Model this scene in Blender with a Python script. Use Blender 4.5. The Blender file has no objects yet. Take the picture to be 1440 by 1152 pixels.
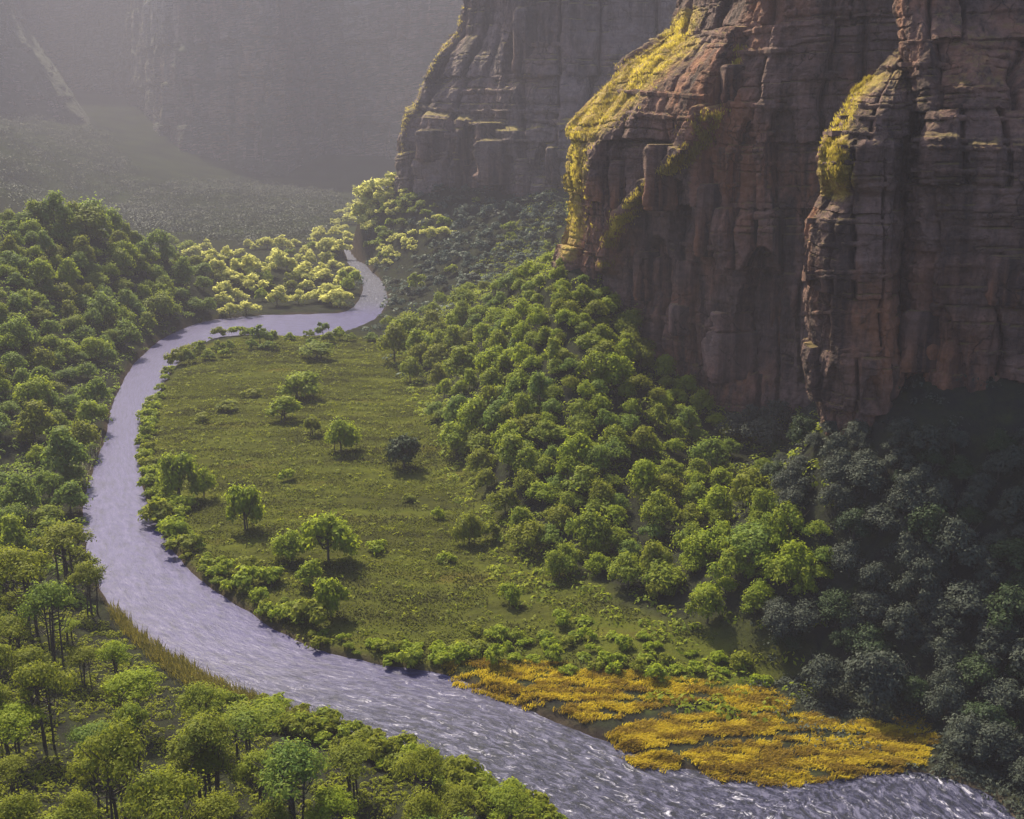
import bpy, math, random
import numpy as np
from mathutils import Vector
from mathutils.bvhtree import BVHTree

random.seed(7)
RNG = np.random.default_rng(7)
scene = bpy.context.scene
COL = scene.collection

# ------------------------------------------------------------------ camera, sky, sun, exposure
CAM_H = 80.0
PITCH = math.radians(14.4)
FPX = 1544.0                      # focal length in pixels of a 1440 wide picture
cam_d = bpy.data.cameras.new('camera')
cam_d.sensor_fit = 'HORIZONTAL'
cam_d.sensor_width = 36.0
cam_d.lens = 36.0 * FPX / 1440.0
cam_d.clip_start = 1.0
cam_d.clip_end = 9000.0
cam = bpy.data.objects.new('camera', cam_d)
cam.location = (0, 0, CAM_H)
cam.rotation_euler = (math.pi / 2 - PITCH, 0, 0)
COL.objects.link(cam)
scene.camera = cam

SUN_AZ = (-0.47, 0.883)
SUN_EL = math.radians(47)
world = bpy.data.worlds.new('World')
scene.world = world
world.use_nodes = True
wn = world.node_tree
wn.nodes.clear()
w_out = wn.nodes.new('ShaderNodeOutputWorld')
w_bg = wn.nodes.new('ShaderNodeBackground')
w_sky = wn.nodes.new('ShaderNodeTexSky')
w_sky.sky_type = 'NISHITA'
w_sky.sun_disc = False
w_sky.sun_elevation = SUN_EL
w_sky.sun_rotation = math.atan2(SUN_AZ[0], SUN_AZ[1])
w_sky.dust_density = 3.0
w_bg.inputs['Strength'].default_value = 0.12
wn.links.new(w_sky.outputs[0], w_bg.inputs['Color'])
wn.links.new(w_bg.outputs[0], w_out.inputs['Surface'])

sun_d = bpy.data.lights.new('sun', 'SUN')
sun_d.energy = 5.0
sun_d.angle = math.radians(0.5)
sun_d.color = (1.0, 0.91, 0.63)
sun = bpy.data.objects.new('sun', sun_d)
s_dir = Vector((SUN_AZ[0] * math.cos(SUN_EL), SUN_AZ[1] * math.cos(SUN_EL), math.sin(SUN_EL)))
sun.rotation_euler = s_dir.to_track_quat('Z', 'Y').to_euler()
sun.location = (-300, 600, 500)
COL.objects.link(sun)

scene.view_settings.view_transform = 'Standard'
scene.view_settings.look = 'None'
scene.view_settings.gamma = 1.0
scene.view_settings.use_curve_mapping = False
scene.view_settings.exposure = 1.55
scene.cycles.use_denoising = True
scene.cycles.max_bounces = 6
scene.cycles.diffuse_bounces = 3
scene.cycles.glossy_bounces = 2
scene.cycles.transmission_bounces = 3
scene.cycles.volume_bounces = 1
scene.cycles.use_adaptive_sampling = True

# ------------------------------------------------------------------ helpers
CP, SP = math.cos(PITCH), math.sin(PITCH)


def ray(px, py):
    a, b = px - 720.0, 576.0 - py
    return np.array((a, FPX * CP + b * SP, -FPX * SP + b * CP))


def on_z(px, py, z=0.0):
    """the place seen at a picture position, on the level z"""
    d = ray(px, py)
    t = (z - CAM_H) / d[2]
    return np.array((0, 0, CAM_H)) + d * t


def at_d(px, py, dist):
    """the place seen at a picture position, dist metres up the valley"""
    d = ray(px, py)
    return np.array((0, 0, CAM_H)) + d * (dist / d[1])


def to_px(p):
    x, y, z = p[0], p[1], p[2] - CAM_H
    f = y * CP - z * SP
    u = y * SP + z * CP
    return 720 + FPX * x / f, 576 - FPX * u / f


def hash2(ix, iy, seed):
    n = (ix.astype(np.int64) * 374761393 + iy.astype(np.int64) * 668265263 + seed * 1274126177) & 0xFFFFFFFF
    n = ((n ^ (n >> 13)) * 1274126177) & 0xFFFFFFFF
    n = n ^ (n >> 16)
    return (n & 0xFFFFFF) / float(0xFFFFFF)


def vnoise(x, y, seed=0):
    x = np.asarray(x, float); y = np.asarray(y, float)
    ix, iy = np.floor(x), np.floor(y)
    fx, fy = x - ix, y - iy
    fx = fx * fx * (3 - 2 * fx); fy = fy * fy * (3 - 2 * fy)
    a = hash2(ix, iy, seed); b = hash2(ix + 1, iy, seed)
    c = hash2(ix, iy + 1, seed); d = hash2(ix + 1, iy + 1, seed)
    return (a + (b - a) * fx) * (1 - fy) + (c + (d - c) * fx) * fy


def fbm(x, y, seed=0, octs=4, gain=0.5):
    s, amp, tot = 0, 1.0, 0
    for o in range(octs):
        s = s + amp * (vnoise(x * 2 ** o, y * 2 ** o, seed + o * 17) * 2 - 1)
        tot += amp
        amp *= gain
    return s / tot


def smooth(a, b, x):
    t = np.clip((x - a) / (b - a), 0, 1)
    return t * t * (3 - 2 * t)


def catmull(pts, n):
    """smooth resampling of a list of points to n points"""
    p = np.asarray(pts, float)
    m = len(p)
    t = np.linspace(0, m - 1, n)
    i = np.clip(np.floor(t).astype(int), 0, m - 2)
    f = (t - i)[:, None]
    p0 = p[np.clip(i - 1, 0, m - 1)]; p1 = p[i]; p2 = p[i + 1]; p3 = p[np.clip(i + 2, 0, m - 1)]
    return 0.5 * (2 * p1 + (p2 - p0) * f + (2 * p0 - 5 * p1 + 4 * p2 - p3) * f ** 2 + (3 * p1 - p0 - 3 * p2 + p3) * f ** 3)


def seg_dist(X, Y, poly):
    best = np.full(X.shape, 1e18)
    for (ax, ay), (bx, by) in zip(poly[:-1], poly[1:]):
        dx, dy = bx - ax, by - ay
        L = dx * dx + dy * dy + 1e-12
        t = np.clip(((X - ax) * dx + (Y - ay) * dy) / L, 0, 1)
        q = (X - ax - t * dx) ** 2 + (Y - ay - t * dy) ** 2
        np.minimum(best, q, out=best)
    return np.sqrt(best)


def in_poly(X, Y, poly):
    inside = np.zeros(X.shape, bool)
    n = len(poly)
    for i in range(n):
        x1, y1 = poly[i][0], poly[i][1]
        x2, y2 = poly[(i + 1) % n][0], poly[(i + 1) % n][1]
        if y1 == y2:
            continue
        c = ((y1 > Y) != (y2 > Y)) & (X < (x2 - x1) * (Y - y1) / (y2 - y1) + x1)
        inside ^= c
    return inside


def mesh_np(name, verts, faces, mat=None, smooth_shade=False):
    """faces: (n,3) or (n,4) integer array"""
    verts = np.ascontiguousarray(verts, dtype=np.float32).reshape(-1, 3)
    faces = np.ascontiguousarray(faces, dtype=np.int32)
    k = faces.shape[1]
    me = bpy.data.meshes.new(name)
    me.vertices.add(len(verts))
    me.vertices.foreach_set('co', verts.ravel())
    me.loops.add(faces.size)
    me.loops.foreach_set('vertex_index', faces.ravel())
    me.polygons.add(len(faces))
    me.polygons.foreach_set('loop_start', np.arange(0, faces.size, k, dtype=np.int32))
    me.polygons.foreach_set('loop_total', np.full(len(faces), k, dtype=np.int32))
    me.polygons.foreach_set('use_smooth', np.full(len(faces), smooth_shade, dtype=bool))
    me.update(calc_edges=True)
    me.validate()
    if mat:
        me.materials.append(mat)
    return me


def link(name, me, parent=None, loc=None):
    o = bpy.data.objects.new(name, me)
    COL.objects.link(o)
    if parent:
        o.parent = parent
    if loc is not None:
        o.location = loc
    return o


def tag(o, label=None, cat=None, group=None, kind=None):
    if label: o['label'] = label
    if cat: o['category'] = cat
    if group: o['group'] = group
    if kind: o['kind'] = kind
    return o


def grid_faces(nu, nv):
    i = np.arange(nu - 1)[:, None] * nv + np.arange(nv - 1)[None, :]
    i = i.ravel()
    return np.stack((i, i + nv, i + nv + 1, i + 1), 1)


# ------------------------------------------------------------------ materials
def new_mat(name):
    m = bpy.data.materials.new(name)
    m.use_nodes = True
    nt = m.node_tree
    nt.nodes.clear()
    return m, nt


def N(nt, kind, **kw):
    n = nt.nodes.new('ShaderNode' + kind)
    for k, v in kw.items():
        if k in n.inputs.keys():
            n.inputs[k].default_value = v
        else:
            setattr(n, k, v)
    return n


def ramp(nt, fac, stops):
    r = nt.nodes.new('ShaderNodeValToRGB')
    e = r.color_ramp.elements
    while len(e) > 1:
        e.remove(e[-1])
    e[0].position = stops[0][0]
    e[0].color = (*stops[0][1], 1)
    for pos, c in stops[1:]:
        q = e.new(pos)
        q.color = (*c, 1)
    nt.links.new(fac, r.inputs[0])
    return r.outputs[0]


def mix(nt, fac, a, b, blend='MIX'):
    m = nt.nodes.new('ShaderNodeMix')
    m.data_type = 'RGBA'
    m.blend_type = blend
    for i, v in ((0, fac), (6, a), (7, b)):
        if isinstance(v, (int, float)):
            m.inputs[i].default_value = v
        elif isinstance(v, tuple):
            m.inputs[i].default_value = (*v, 1)
        else:
            nt.links.new(v, m.inputs[i])
    return m.outputs[2]


def noise(nt, vec, scale, detail=4, rough=0.55):
    n = N(nt, 'TexNoise')
    n.inputs['Scale'].default_value = scale
    n.inputs['Detail'].default_value = detail
    n.inputs['Roughness'].default_value = rough
    if vec is not None:
        nt.links.new(vec, n.inputs['Vector'])
    return n.outputs['Fac']


def mapping(nt, vec, scale):
    m = N(nt, 'Mapping')
    m.inputs['Scale'].default_value = scale
    nt.links.new(vec, m.inputs['Vector'])
    return m.outputs[0]


def leaf_mat(name, c1, c2, c3, transl=0.35):
    """leaf colours: c1..c2 from tree to tree, c3 the younger leaves inside one tree"""
    m, nt = new_mat(name)
    out = N(nt, 'OutputMaterial')
    oi = N(nt, 'ObjectInfo')
    at = N(nt, 'Attribute', attribute_name='tint')
    base = mix(nt, oi.outputs['Random'], c1, c2)
    base = mix(nt, at.outputs['Fac'], base, c3)
    d = N(nt, 'BsdfPrincipled')
    d.inputs['Roughness'].default_value = 0.6
    d.inputs['Specular IOR Level'].default_value = 0.08
    nt.links.new(base, d.inputs['Base Color'])
    t = N(nt, 'BsdfTranslucent')
    nt.links.new(mix(nt, 0.45, base, tuple(min(1, x * 1.5) for x in c3)), t.inputs['Color'])
    ms = N(nt, 'MixShader')
    ms.inputs[0].default_value = transl
    nt.links.new(d.outputs[0], ms.inputs[1])
    nt.links.new(t.outputs[0], ms.inputs[2])
    nt.links.new(ms.outputs[0], out.inputs['Surface'])
    return m


def bark_mat(name, c):
    m, nt = new_mat(name)
    out = N(nt, 'OutputMaterial')
    geo = N(nt, 'TexCoord')
    f = noise(nt, mapping(nt, geo.outputs['Object'], (3, 3, 0.6)), 2.0)
    colr = ramp(nt, f, [(0.3, tuple(x * 0.55 for x in c)), (0.7, tuple(x * 1.35 for x in c))])
    b = N(nt, 'BsdfPrincipled')
    b.inputs['Roughness'].default_value = 0.9
    nt.links.new(colr, b.inputs['Base Color'])
    nt.links.new(b.outputs[0], out.inputs['Surface'])
    return m


def rock_mat(name, dark, mid, light, red, moss, scale=1.0, moss_amt=0.6, moss_drop=0.0):
    m, nt = new_mat(name)
    out = N(nt, 'OutputMaterial')
    tc = N(nt, 'TexCoord')
    P = tc.outputs['Object']
    # beds of slightly different rock
    beds = noise(nt, mapping(nt, P, (0.012 * scale, 0.012 * scale, 0.22 * scale)), 1.0, 5, 0.65)
    c = ramp(nt, beds, [(0.30, dark), (0.46, mid), (0.60, light), (0.74, mid)])
    # big patches of red
    big = noise(nt, P, 0.035 * scale, 4, 0.6)
    mr = N(nt, 'MapRange'); nt.links.new(big, mr.inputs['Value'])
    mr.inputs['From Min'].default_value = 0.45; mr.inputs['From Max'].default_value = 0.62
    c = mix(nt, mr.outputs[0], c, red)
    # desert varnish: dark water stains hanging down the face
    st = noise(nt, mapping(nt, P, (0.28 * scale, 0.28 * scale, 0.022 * scale)), 1.0, 6, 0.7)
    mr2 = N(nt, 'MapRange'); nt.links.new(st, mr2.inputs['Value'])
    mr2.inputs['From Min'].default_value = 0.48; mr2.inputs['From Max'].default_value = 0.62
    mr2.inputs['To Max'].default_value = 0.88
    c = mix(nt, mr2.outputs[0], c, tuple(x * 0.42 for x in dark))
    # broad dark curtains
    st2 = noise(nt, mapping(nt, P, (0.10 * scale, 0.10 * scale, 0.010 * scale)), 1.0, 5, 0.68)
    mr4 = N(nt, 'MapRange'); nt.links.new(st2, mr4.inputs['Value'])
    mr4.inputs['From Min'].default_value = 0.50; mr4.inputs['From Max'].default_value = 0.62
    mr4.inputs['To Max'].default_value = 0.72
    # speckle
    sp = noise(nt, P, 0.9 * scale, 6, 0.7)
    c = mix(nt, 0.35, c, ramp(nt, sp, [(0.3, tuple(x * 0.6 for x in mid)), (0.7, tuple(x * 1.4 for x in light))]))
    c = mix(nt, mr4.outputs[0], c, tuple(x * 0.40 for x in dark))
    # open joints
    wobn = N(nt, 'TexNoise'); wobn.inputs['Scale'].default_value = 0.25 * scale; wobn.inputs['Detail'].default_value = 4
    nt.links.new(P, wobn.inputs['Vector'])
    wva = N(nt, 'VectorMath', operation='MULTIPLY_ADD'); nt.links.new(wobn.outputs['Color'], wva.inputs[0])
    wva.inputs[1].default_value = (4.5 / scale, 4.5 / scale, 6.0 / scale); nt.links.new(P, wva.inputs[2])
    vor = N(nt, 'TexVoronoi'); vor.feature = 'DISTANCE_TO_EDGE'; vor.inputs['Scale'].default_value = 1.0
    nt.links.new(mapping(nt, wva.outputs[0], (0.20 * scale, 0.20 * scale, 0.075 * scale)), vor.inputs['Vector'])
    jm = N(nt, 'MapRange'); nt.links.new(vor.outputs['Distance'], jm.inputs['Value'])
    jm.inputs['From Max'].default_value = 0.030; jm.inputs['To Max'].default_value = 1.0
    jg = N(nt, 'MapRange'); nt.links.new(noise(nt, P, 0.12 * scale, 4, 0.6), jg.inputs['Value'])     # only some of the joints stand open
    jg.inputs['From Min'].default_value = 0.45; jg.inputs['From Max'].default_value = 0.62; jg.inputs['To Min'].default_value = 1.0; jg.inputs['To Max'].default_value = 0.35
    nt.links.new(jg.outputs[0], jm.inputs['To Min'])
    c = mix(nt, 1.0, c, jm.outputs[0], 'MULTIPLY')
    # golden sunlight painted on the cliff edges, where the mesh carries it
    la = N(nt, 'Attribute', attribute_name='sun_edge')
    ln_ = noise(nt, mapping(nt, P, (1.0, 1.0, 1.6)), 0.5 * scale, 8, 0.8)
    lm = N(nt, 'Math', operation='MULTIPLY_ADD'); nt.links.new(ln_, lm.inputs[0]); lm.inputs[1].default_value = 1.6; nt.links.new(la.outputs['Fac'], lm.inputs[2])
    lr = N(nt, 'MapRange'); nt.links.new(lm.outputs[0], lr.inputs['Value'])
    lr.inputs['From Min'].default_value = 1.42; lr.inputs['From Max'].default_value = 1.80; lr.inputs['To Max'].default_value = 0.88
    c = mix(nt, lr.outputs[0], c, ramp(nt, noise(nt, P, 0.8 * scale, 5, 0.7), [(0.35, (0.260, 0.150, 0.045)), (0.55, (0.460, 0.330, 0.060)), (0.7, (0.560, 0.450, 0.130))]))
    # dry growth on flat rock; where yellow it also paints sunlit edges
    geo = N(nt, 'NewGeometry')
    sx = N(nt, 'SeparateXYZ'); nt.links.new(geo.outputs['Normal'], sx.inputs[0])
    ng = noise(nt, P, 0.22 * scale, 5, 0.6)
    ad = N(nt, 'Math', operation='MULTIPLY_ADD'); nt.links.new(ng, ad.inputs[0])
    ad.inputs[1].default_value = 0.55; nt.links.new(sx.outputs['Z'], ad.inputs[2])
    mr3 = N(nt, 'MapRange'); nt.links.new(ad.outputs[0], mr3.inputs['Value'])
    mr3.inputs['From Min'].default_value = 0.95 - moss_drop; mr3.inputs['From Max'].default_value = 1.18 - moss_drop
    mr3.inputs['To Max'].default_value = moss_amt
    c = mix(nt, mr3.outputs[0], c, moss)
    b = N(nt, 'BsdfPrincipled')
    b.inputs['Roughness'].default_value = 0.92
    b.inputs['Specular IOR Level'].default_value = 0.2
    nt.links.new(c, b.inputs['Base Color'])
    fine = noise(nt, mapping(nt, P, (1.0 * scale, 1.0 * scale, 1.8 * scale)), 0.9, 8, 0.72)
    bp = N(nt, 'Bump'); bp.inputs['Strength'].default_value = 1.0; bp.inputs['Distance'].default_value = 1.3 / scale
    hs = N(nt, 'Math', operation='MULTIPLY_ADD'); nt.links.new(jm.outputs[0], hs.inputs[0]); hs.inputs[1].default_value = 0.45; nt.links.new(fine, hs.inputs[2])
    nt.links.new(hs.outputs[0], bp.inputs['Height'])
    nt.links.new(bp.outputs[0], b.inputs['Normal'])
    nt.links.new(b.outputs[0], out.inputs['Surface'])
    return m


M_LEAF = {  # ash, oak, poplar and willow are hue keys only; tree species unknown
    'ash': leaf_mat('leaf_deep_green', (0.044, 0.105, 0.024), (0.090, 0.145, 0.022), (0.190, 0.230, 0.030), 0.5),
    'oak': leaf_mat('leaf_mid_green', (0.054, 0.108, 0.014), (0.105, 0.145, 0.012), (0.240, 0.260, 0.022), 0.5),
    'poplar': leaf_mat('leaf_olive_green', (0.080, 0.110, 0.012), (0.125, 0.140, 0.012), (0.200, 0.210, 0.016), 0.5),
    'shade_grey': leaf_mat('leaf_shade_grey', (0.024, 0.029, 0.024), (0.036, 0.042, 0.034), (0.043, 0.052, 0.039), 0.12),  # dark leaf colour carries the shade of the slope under the pillar
    'gold': leaf_mat('leaf_sunlit_gold', (0.300, 0.310, 0.045), (0.430, 0.420, 0.090), (0.620, 0.600, 0.200), 0.55),  # yellow leaves, lightened to carry sunlight in their colour
    'willow': leaf_mat('leaf_bright_green', (0.105, 0.165, 0.010), (0.150, 0.205, 0.012), (0.260, 0.290, 0.020), 0.52),
    'sage': leaf_mat('leaf_sage', (0.045, 0.060, 0.045), (0.070, 0.078, 0.055), (0.060, 0.095, 0.075), 0.2),
    'dark_shade': leaf_mat('leaf_dark_shade', (0.013, 0.024, 0.014), (0.018, 0.030, 0.013), (0.034, 0.052, 0.018), 0.1),  # dark green shrub leaf; under the pillar it paints shade as well
}
M_BARK = bark_mat('bark_dark', (0.040, 0.030, 0.026))
M_BARKP = bark_mat('bark_grey', (0.055, 0.045, 0.038))

# rock: red brown canyon sandstone
M_ROCK = rock_mat('sandstone', (0.045, 0.029, 0.032), (0.118, 0.067, 0.058), (0.240, 0.142, 0.122),
                  (0.310, 0.110, 0.042), (0.200, 0.150, 0.030), 1.0, 0.45)
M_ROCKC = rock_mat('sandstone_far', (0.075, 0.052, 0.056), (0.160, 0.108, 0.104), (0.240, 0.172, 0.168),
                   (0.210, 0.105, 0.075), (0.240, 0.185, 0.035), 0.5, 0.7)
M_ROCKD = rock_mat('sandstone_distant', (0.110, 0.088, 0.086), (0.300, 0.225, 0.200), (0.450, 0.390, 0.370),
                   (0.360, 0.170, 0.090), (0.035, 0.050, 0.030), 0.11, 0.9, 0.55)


def ground_mat():
    m, nt = new_mat('valley_ground')
    out = N(nt, 'OutputMaterial')
    tc = N(nt, 'TexCoord')
    P = tc.outputs['Object']
    zone = N(nt, 'Attribute', attribute_name='zone')
    sx = N(nt, 'SeparateColor'); nt.links.new(zone.outputs['Color'], sx.inputs[0])
    n1 = noise(nt, mapping(nt, P, (0.03, 0.085, 0.1)), 1.0, 7, 0.72)
    n2 = noise(nt, P, 0.35, 6, 0.7)
    meadow = ramp(nt, n1, [(0.32, (0.010, 0.011, 0.006)), (0.44, (0.026, 0.028, 0.009)), (0.55, (0.052, 0.060, 0.011)), (0.68, (0.056, 0.044, 0.013))])
    meadow = mix(nt, 0.35, meadow, ramp(nt, n2, [(0.3, (0.018, 0.022, 0.008)), (0.7, (0.090, 0.092, 0.016))]))
    floor_ = ramp(nt, n2, [(0.3, (0.012, 0.011, 0.014)), (0.55, (0.020, 0.022, 0.014)), (0.75, (0.034, 0.040, 0.014))])
    mud = ramp(nt, n2, [(0.3, (0.020, 0.015, 0.014)), (0.7, (0.060, 0.045, 0.034))])
    far = ramp(nt, noise(nt, P, 0.02, 5, 0.6), [(0.35, (0.012, 0.014, 0.011)), (0.65, (0.026, 0.032, 0.016))])
    c = mix(nt, sx.outputs['Red'], floor_, meadow)
    c = mix(nt, sx.outputs['Green'], c, mud)
    c = mix(nt, sx.outputs['Blue'], c, far)
    b = N(nt, 'BsdfPrincipled')
    b.inputs['Roughness'].default_value = 0.95
    b.inputs['Specular IOR Level'].default_value = 0.0
    nt.links.new(c, b.inputs['Base Color'])
    bp = N(nt, 'Bump'); bp.inputs['Strength'].default_value = 0.8; bp.inputs['Distance'].default_value = 0.6
    nt.links.new(n2, bp.inputs['Height'])
    nt.links.new(bp.outputs[0], b.inputs['Normal'])
    nt.links.new(b.outputs[0], out.inputs['Surface'])
    return m


def water_mat():
    m, nt = new_mat('river_water')
    out = N(nt, 'OutputMaterial')
    uv = N(nt, 'UVMap')
    tc = N(nt, 'TexCoord')
    flow_and_glint = N(nt, 'Attribute', attribute_name='rapid_glint')
    # u runs with the current (metres), v across it
    wob = N(nt, 'TexNoise'); wob.inputs['Scale'].default_value = 0.35; wob.inputs['Detail'].default_value = 3
    nt.links.new(uv.outputs[0], wob.inputs['Vector'])
    wv = N(nt, 'VectorMath', operation='MULTIPLY_ADD'); nt.links.new(wob.outputs['Color'], wv.inputs[0])
    wv.inputs[1].default_value = (5.0, 2.4, 0); nt.links.new(uv.outputs[0], wv.inputs[2])
    streak = noise(nt, mapping(nt, wv.outputs[0], (0.20, 0.62, 1)), 1.0, 7, 0.68)
    curl = noise(nt, mapping(nt, wv.outputs[0], (1.0, 2.1, 1)), 1.0, 5, 0.7)
    body = ramp(nt, streak, [(0.30, (0.018, 0.016, 0.052)), (0.5, (0.040, 0.034, 0.108)), (0.70, (0.066, 0.056, 0.150))])
    chop = noise(nt, mapping(nt, wv.outputs[0], (0.42, 1.05, 1)), 1.0, 7, 0.76)
    dark = ramp(nt, chop, [(0.42, (0.003, 0.005, 0.012)), (0.51, (0.020, 0.021, 0.048)), (0.60, (0.080, 0.078, 0.132))])
    body = mix(nt, flow_and_glint.outputs['Fac'], body, dark)
    ad = N(nt, 'Math', operation='MULTIPLY'); nt.links.new(streak, ad.inputs[0]); nt.links.new(curl, ad.inputs[1])
    mr = N(nt, 'MapRange'); nt.links.new(ad.outputs[0], mr.inputs['Value'])
    mr.inputs['From Min'].default_value = 0.30; mr.inputs['From Max'].default_value = 0.42
    mu = N(nt, 'Math', operation='MULTIPLY'); nt.links.new(mr.outputs[0], mu.inputs[0]); nt.links.new(flow_and_glint.outputs['Fac'], mu.inputs[1])
    c = mix(nt, mu.outputs[0], body, (0.48, 0.46, 0.56))
    b = N(nt, 'BsdfPrincipled')
    nt.links.new(c, b.inputs['Base Color'])
    b.inputs['Roughness'].default_value = 0.38
    b.inputs['Specular IOR Level'].default_value = 0.16
    b.inputs['IOR'].default_value = 1.33
    rp = noise(nt, mapping(nt, uv.outputs[0], (0.5, 1.1, 1)), 1.0, 7, 0.7)
    bp = N(nt, 'Bump'); bp.inputs['Distance'].default_value = 0.4
    bs = N(nt, 'MapRange'); nt.links.new(flow_and_glint.outputs['Fac'], bs.inputs['Value']); bs.inputs['To Min'].default_value = 0.22; bs.inputs['To Max'].default_value = 0.75
    nt.links.new(bs.outputs[0], bp.inputs['Strength'])
    nt.links.new(rp, bp.inputs['Height'])
    nt.links.new(bp.outputs[0], b.inputs['Normal'])
    nt.links.new(b.outputs[0], out.inputs['Surface'])
    return m


def blade_mat(name, c1, c2, transl=0.35):
    m, nt = new_mat(name)
    out = N(nt, 'OutputMaterial')
    at = N(nt, 'Attribute', attribute_name='tint')
    base = mix(nt, at.outputs['Fac'], c1, c2)
    d = N(nt, 'BsdfPrincipled'); d.inputs['Roughness'].default_value = 0.7
    d.inputs['Specular IOR Level'].default_value = 0.2
    nt.links.new(base, d.inputs['Base Color'])
    t = N(nt, 'BsdfTranslucent'); nt.links.new(base, t.inputs['Color'])
    ms = N(nt, 'MixShader'); ms.inputs[0].default_value = transl
    nt.links.new(d.outputs[0], ms.inputs[1]); nt.links.new(t.outputs[0], ms.inputs[2])
    nt.links.new(ms.outputs[0], out.inputs['Surface'])
    return m


M_GROUND = ground_mat()
M_WATER = water_mat()
M_GRASS = blade_mat('meadow_grass', (0.034, 0.034, 0.011), (0.112, 0.124, 0.014), 0.5)
M_REED = blade_mat('golden_reed', (0.165, 0.095, 0.014), (0.560, 0.430, 0.024), 0.5)
M_OCHRE = blade_mat('ochre_grass', (0.070, 0.072, 0.014), (0.240, 0.190, 0.030), 0.5)
M_LEDGEG = blade_mat('ledge_grass', (0.200, 0.150, 0.025), (0.620, 0.500, 0.070), 0.55)  # brightened so the tufts carry gold light on the cliffs
M_DRY = blade_mat('dry_stalks', (0.20, 0.19, 0.14), (0.34, 0.32, 0.24))

# ------------------------------------------------------------------ the river and the lie of the land
SEC = [  # outer bank, inner bank
    ((470, 350), (492, 350)), ((486, 364), (506, 366)), ((499, 379), (522, 381)), ((512, 396), (538, 402)), ((508, 420), (543, 426)), ((488, 438), (522, 450)),
    ((450, 442), (470, 470)), ((400, 443), (410, 473)), ((345, 446), (352, 472)), ((290, 452), (302, 476)),
    ((245, 468), (264, 495)), ((207, 493), (236, 525)), ((178, 530), (216, 565)), ((160, 575), (201, 600)),
    ((149, 620), (194, 640)), ((131, 670), (197, 680)), ((123, 720), (210, 722)), ((128, 775), (238, 772)),
    ((147, 830), (280, 818)), ((187, 882), (345, 860)), ((252, 930), (430, 912)), ((342, 978), (530, 936)),
    ((430, 1010), (620, 952)), ((540, 1040), (720, 990)), ((640, 1083), (830, 1037)), ((730, 1125), (960, 1085)),
    ((810, 1175), (1110, 1106)), ((880, 1240), (1270, 1090)), ((940, 1320), (1370, 1112)), ((1010, 1420), (1450, 1180)), ((1060, 1540), (1500, 1290))]
NSEC = 420
BANK_O = catmull([on_z(*a)[:2] for a, b in SEC], NSEC)
BANK_I = catmull([on_z(*b)[:2] for a, b in SEC], NSEC)
RIVER = np.concatenate((BANK_O, BANK_I[::-1]))
RIVER_EDGE = np.concatenate((RIVER[::3], RIVER[:1]))

CTRL = []


def cz(px, py, z): CTRL.append((*on_z(px, py, z)[:2], z))
def cd(px, py, d, dz=0.0):
    p = at_d(px, py, d); CTRL.append((p[0], p[1], p[2] + dz))


for i in range(0, NSEC, 16):
    for B in (BANK_O, BANK_I):
        CTRL.append((B[i][0], B[i][1], 0.9))
for p in ((300, 600), (400, 550), (500, 520), (450, 700), (550, 650), (600, 760), (700, 880), (800, 900), (900, 930), (500, 850), (330, 760), (520, 590), (440, 490), (300, 530), (630, 850)):
    cz(*p, 1.2)
for p in ((560, 480), (612, 570), (652, 650), (690, 720), (770, 800), (870, 860), (1000, 905), (1120, 935)):
    cz(*p, 1.8)
for p in ((1240, 985), (1340, 1035), (1440, 1060), (1600, 1110)):
    cz(*p, 1.2)
# slope of rubble and trees under the cliffs
cd(800, 529, 245); cd(650, 520, 340, 0); cd(720, 460, 305); cd(870, 640, 222); cd(950, 680, 212)
cd(1000, 740, 196); cd(1060, 690, 212)
cd(787, 360, 304, -2); cd(850, 400, 290, -2); cd(920, 490, 276, -2); cd(1000, 556, 258, -2); cd(1090, 580, 246, -2)
cd(1145, 592, 182, -5); cd(1220, 600, 172, -2); cd(1300, 605, 166); cd(1380, 610, 163); cd(1440, 612, 160); cd(1700, 640, 150)
cd(1130, 770, 164); cd(1230, 800, 156); cd(1330, 830, 149); cd(1440, 850, 143)
cd(720, 380, 372, -4); cd(650, 405, 425, -5); cd(590, 430, 470, -4)
CTRL += [(25, 480, 24), (60, 520, 40), (90, 400, 60), (120, 300, 60), (160, 250, 60)]
cd(700, 330, 560, -3); cd(600, 345, 600, -3); cd(560, 385, 590, -2); cd(740, 300, 585, -3); cd(640, 300, 625, -3)
cd(562, 245, 688, -4); cd(640, 252, 655, -4); cd(700, 270, 628, -4); cd(760, 262, 608, -4); cd(820, 255, 600, -4)
cd(500, 300, 685, -6); cd(450, 345, 690, -7); cd(530, 275, 690, -6)
CTRL += [(-30, 800, 40), (40, 760, 70), (-100, 850, 6)]
# wooded hill left of the river
for px, py, d in ((-160, 275, 400), (-60, 278, 410), (0, 285, 420), (100, 288, 450), (200, 310, 490), (300, 336, 560), (370, 345, 600), (430, 350, 640)):
    cd(px, py, d, -9)
cd(470, 362, 668, -6)
for px, py, d in ((0, 500, 300), (0, 400, 350), (0, 620, 255), (100, 400, 400), (80, 500, 330), (60, 700, 226)):
    cd(px, py, d, -6)
cd(200, 400, 440, -7); cd(330, 400, 530, -6)
CTRL += [(-230, 520, 12), (-180, 580, 6), (-150, 680, 2), (-260, 620, 6), (-330, 500, 30), (-190, 300, 40), (-150, 190, 30), (-105, 140, 18)]
CTRL += [(-300, 350, 75), (-230, 200, 60)]
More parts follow.
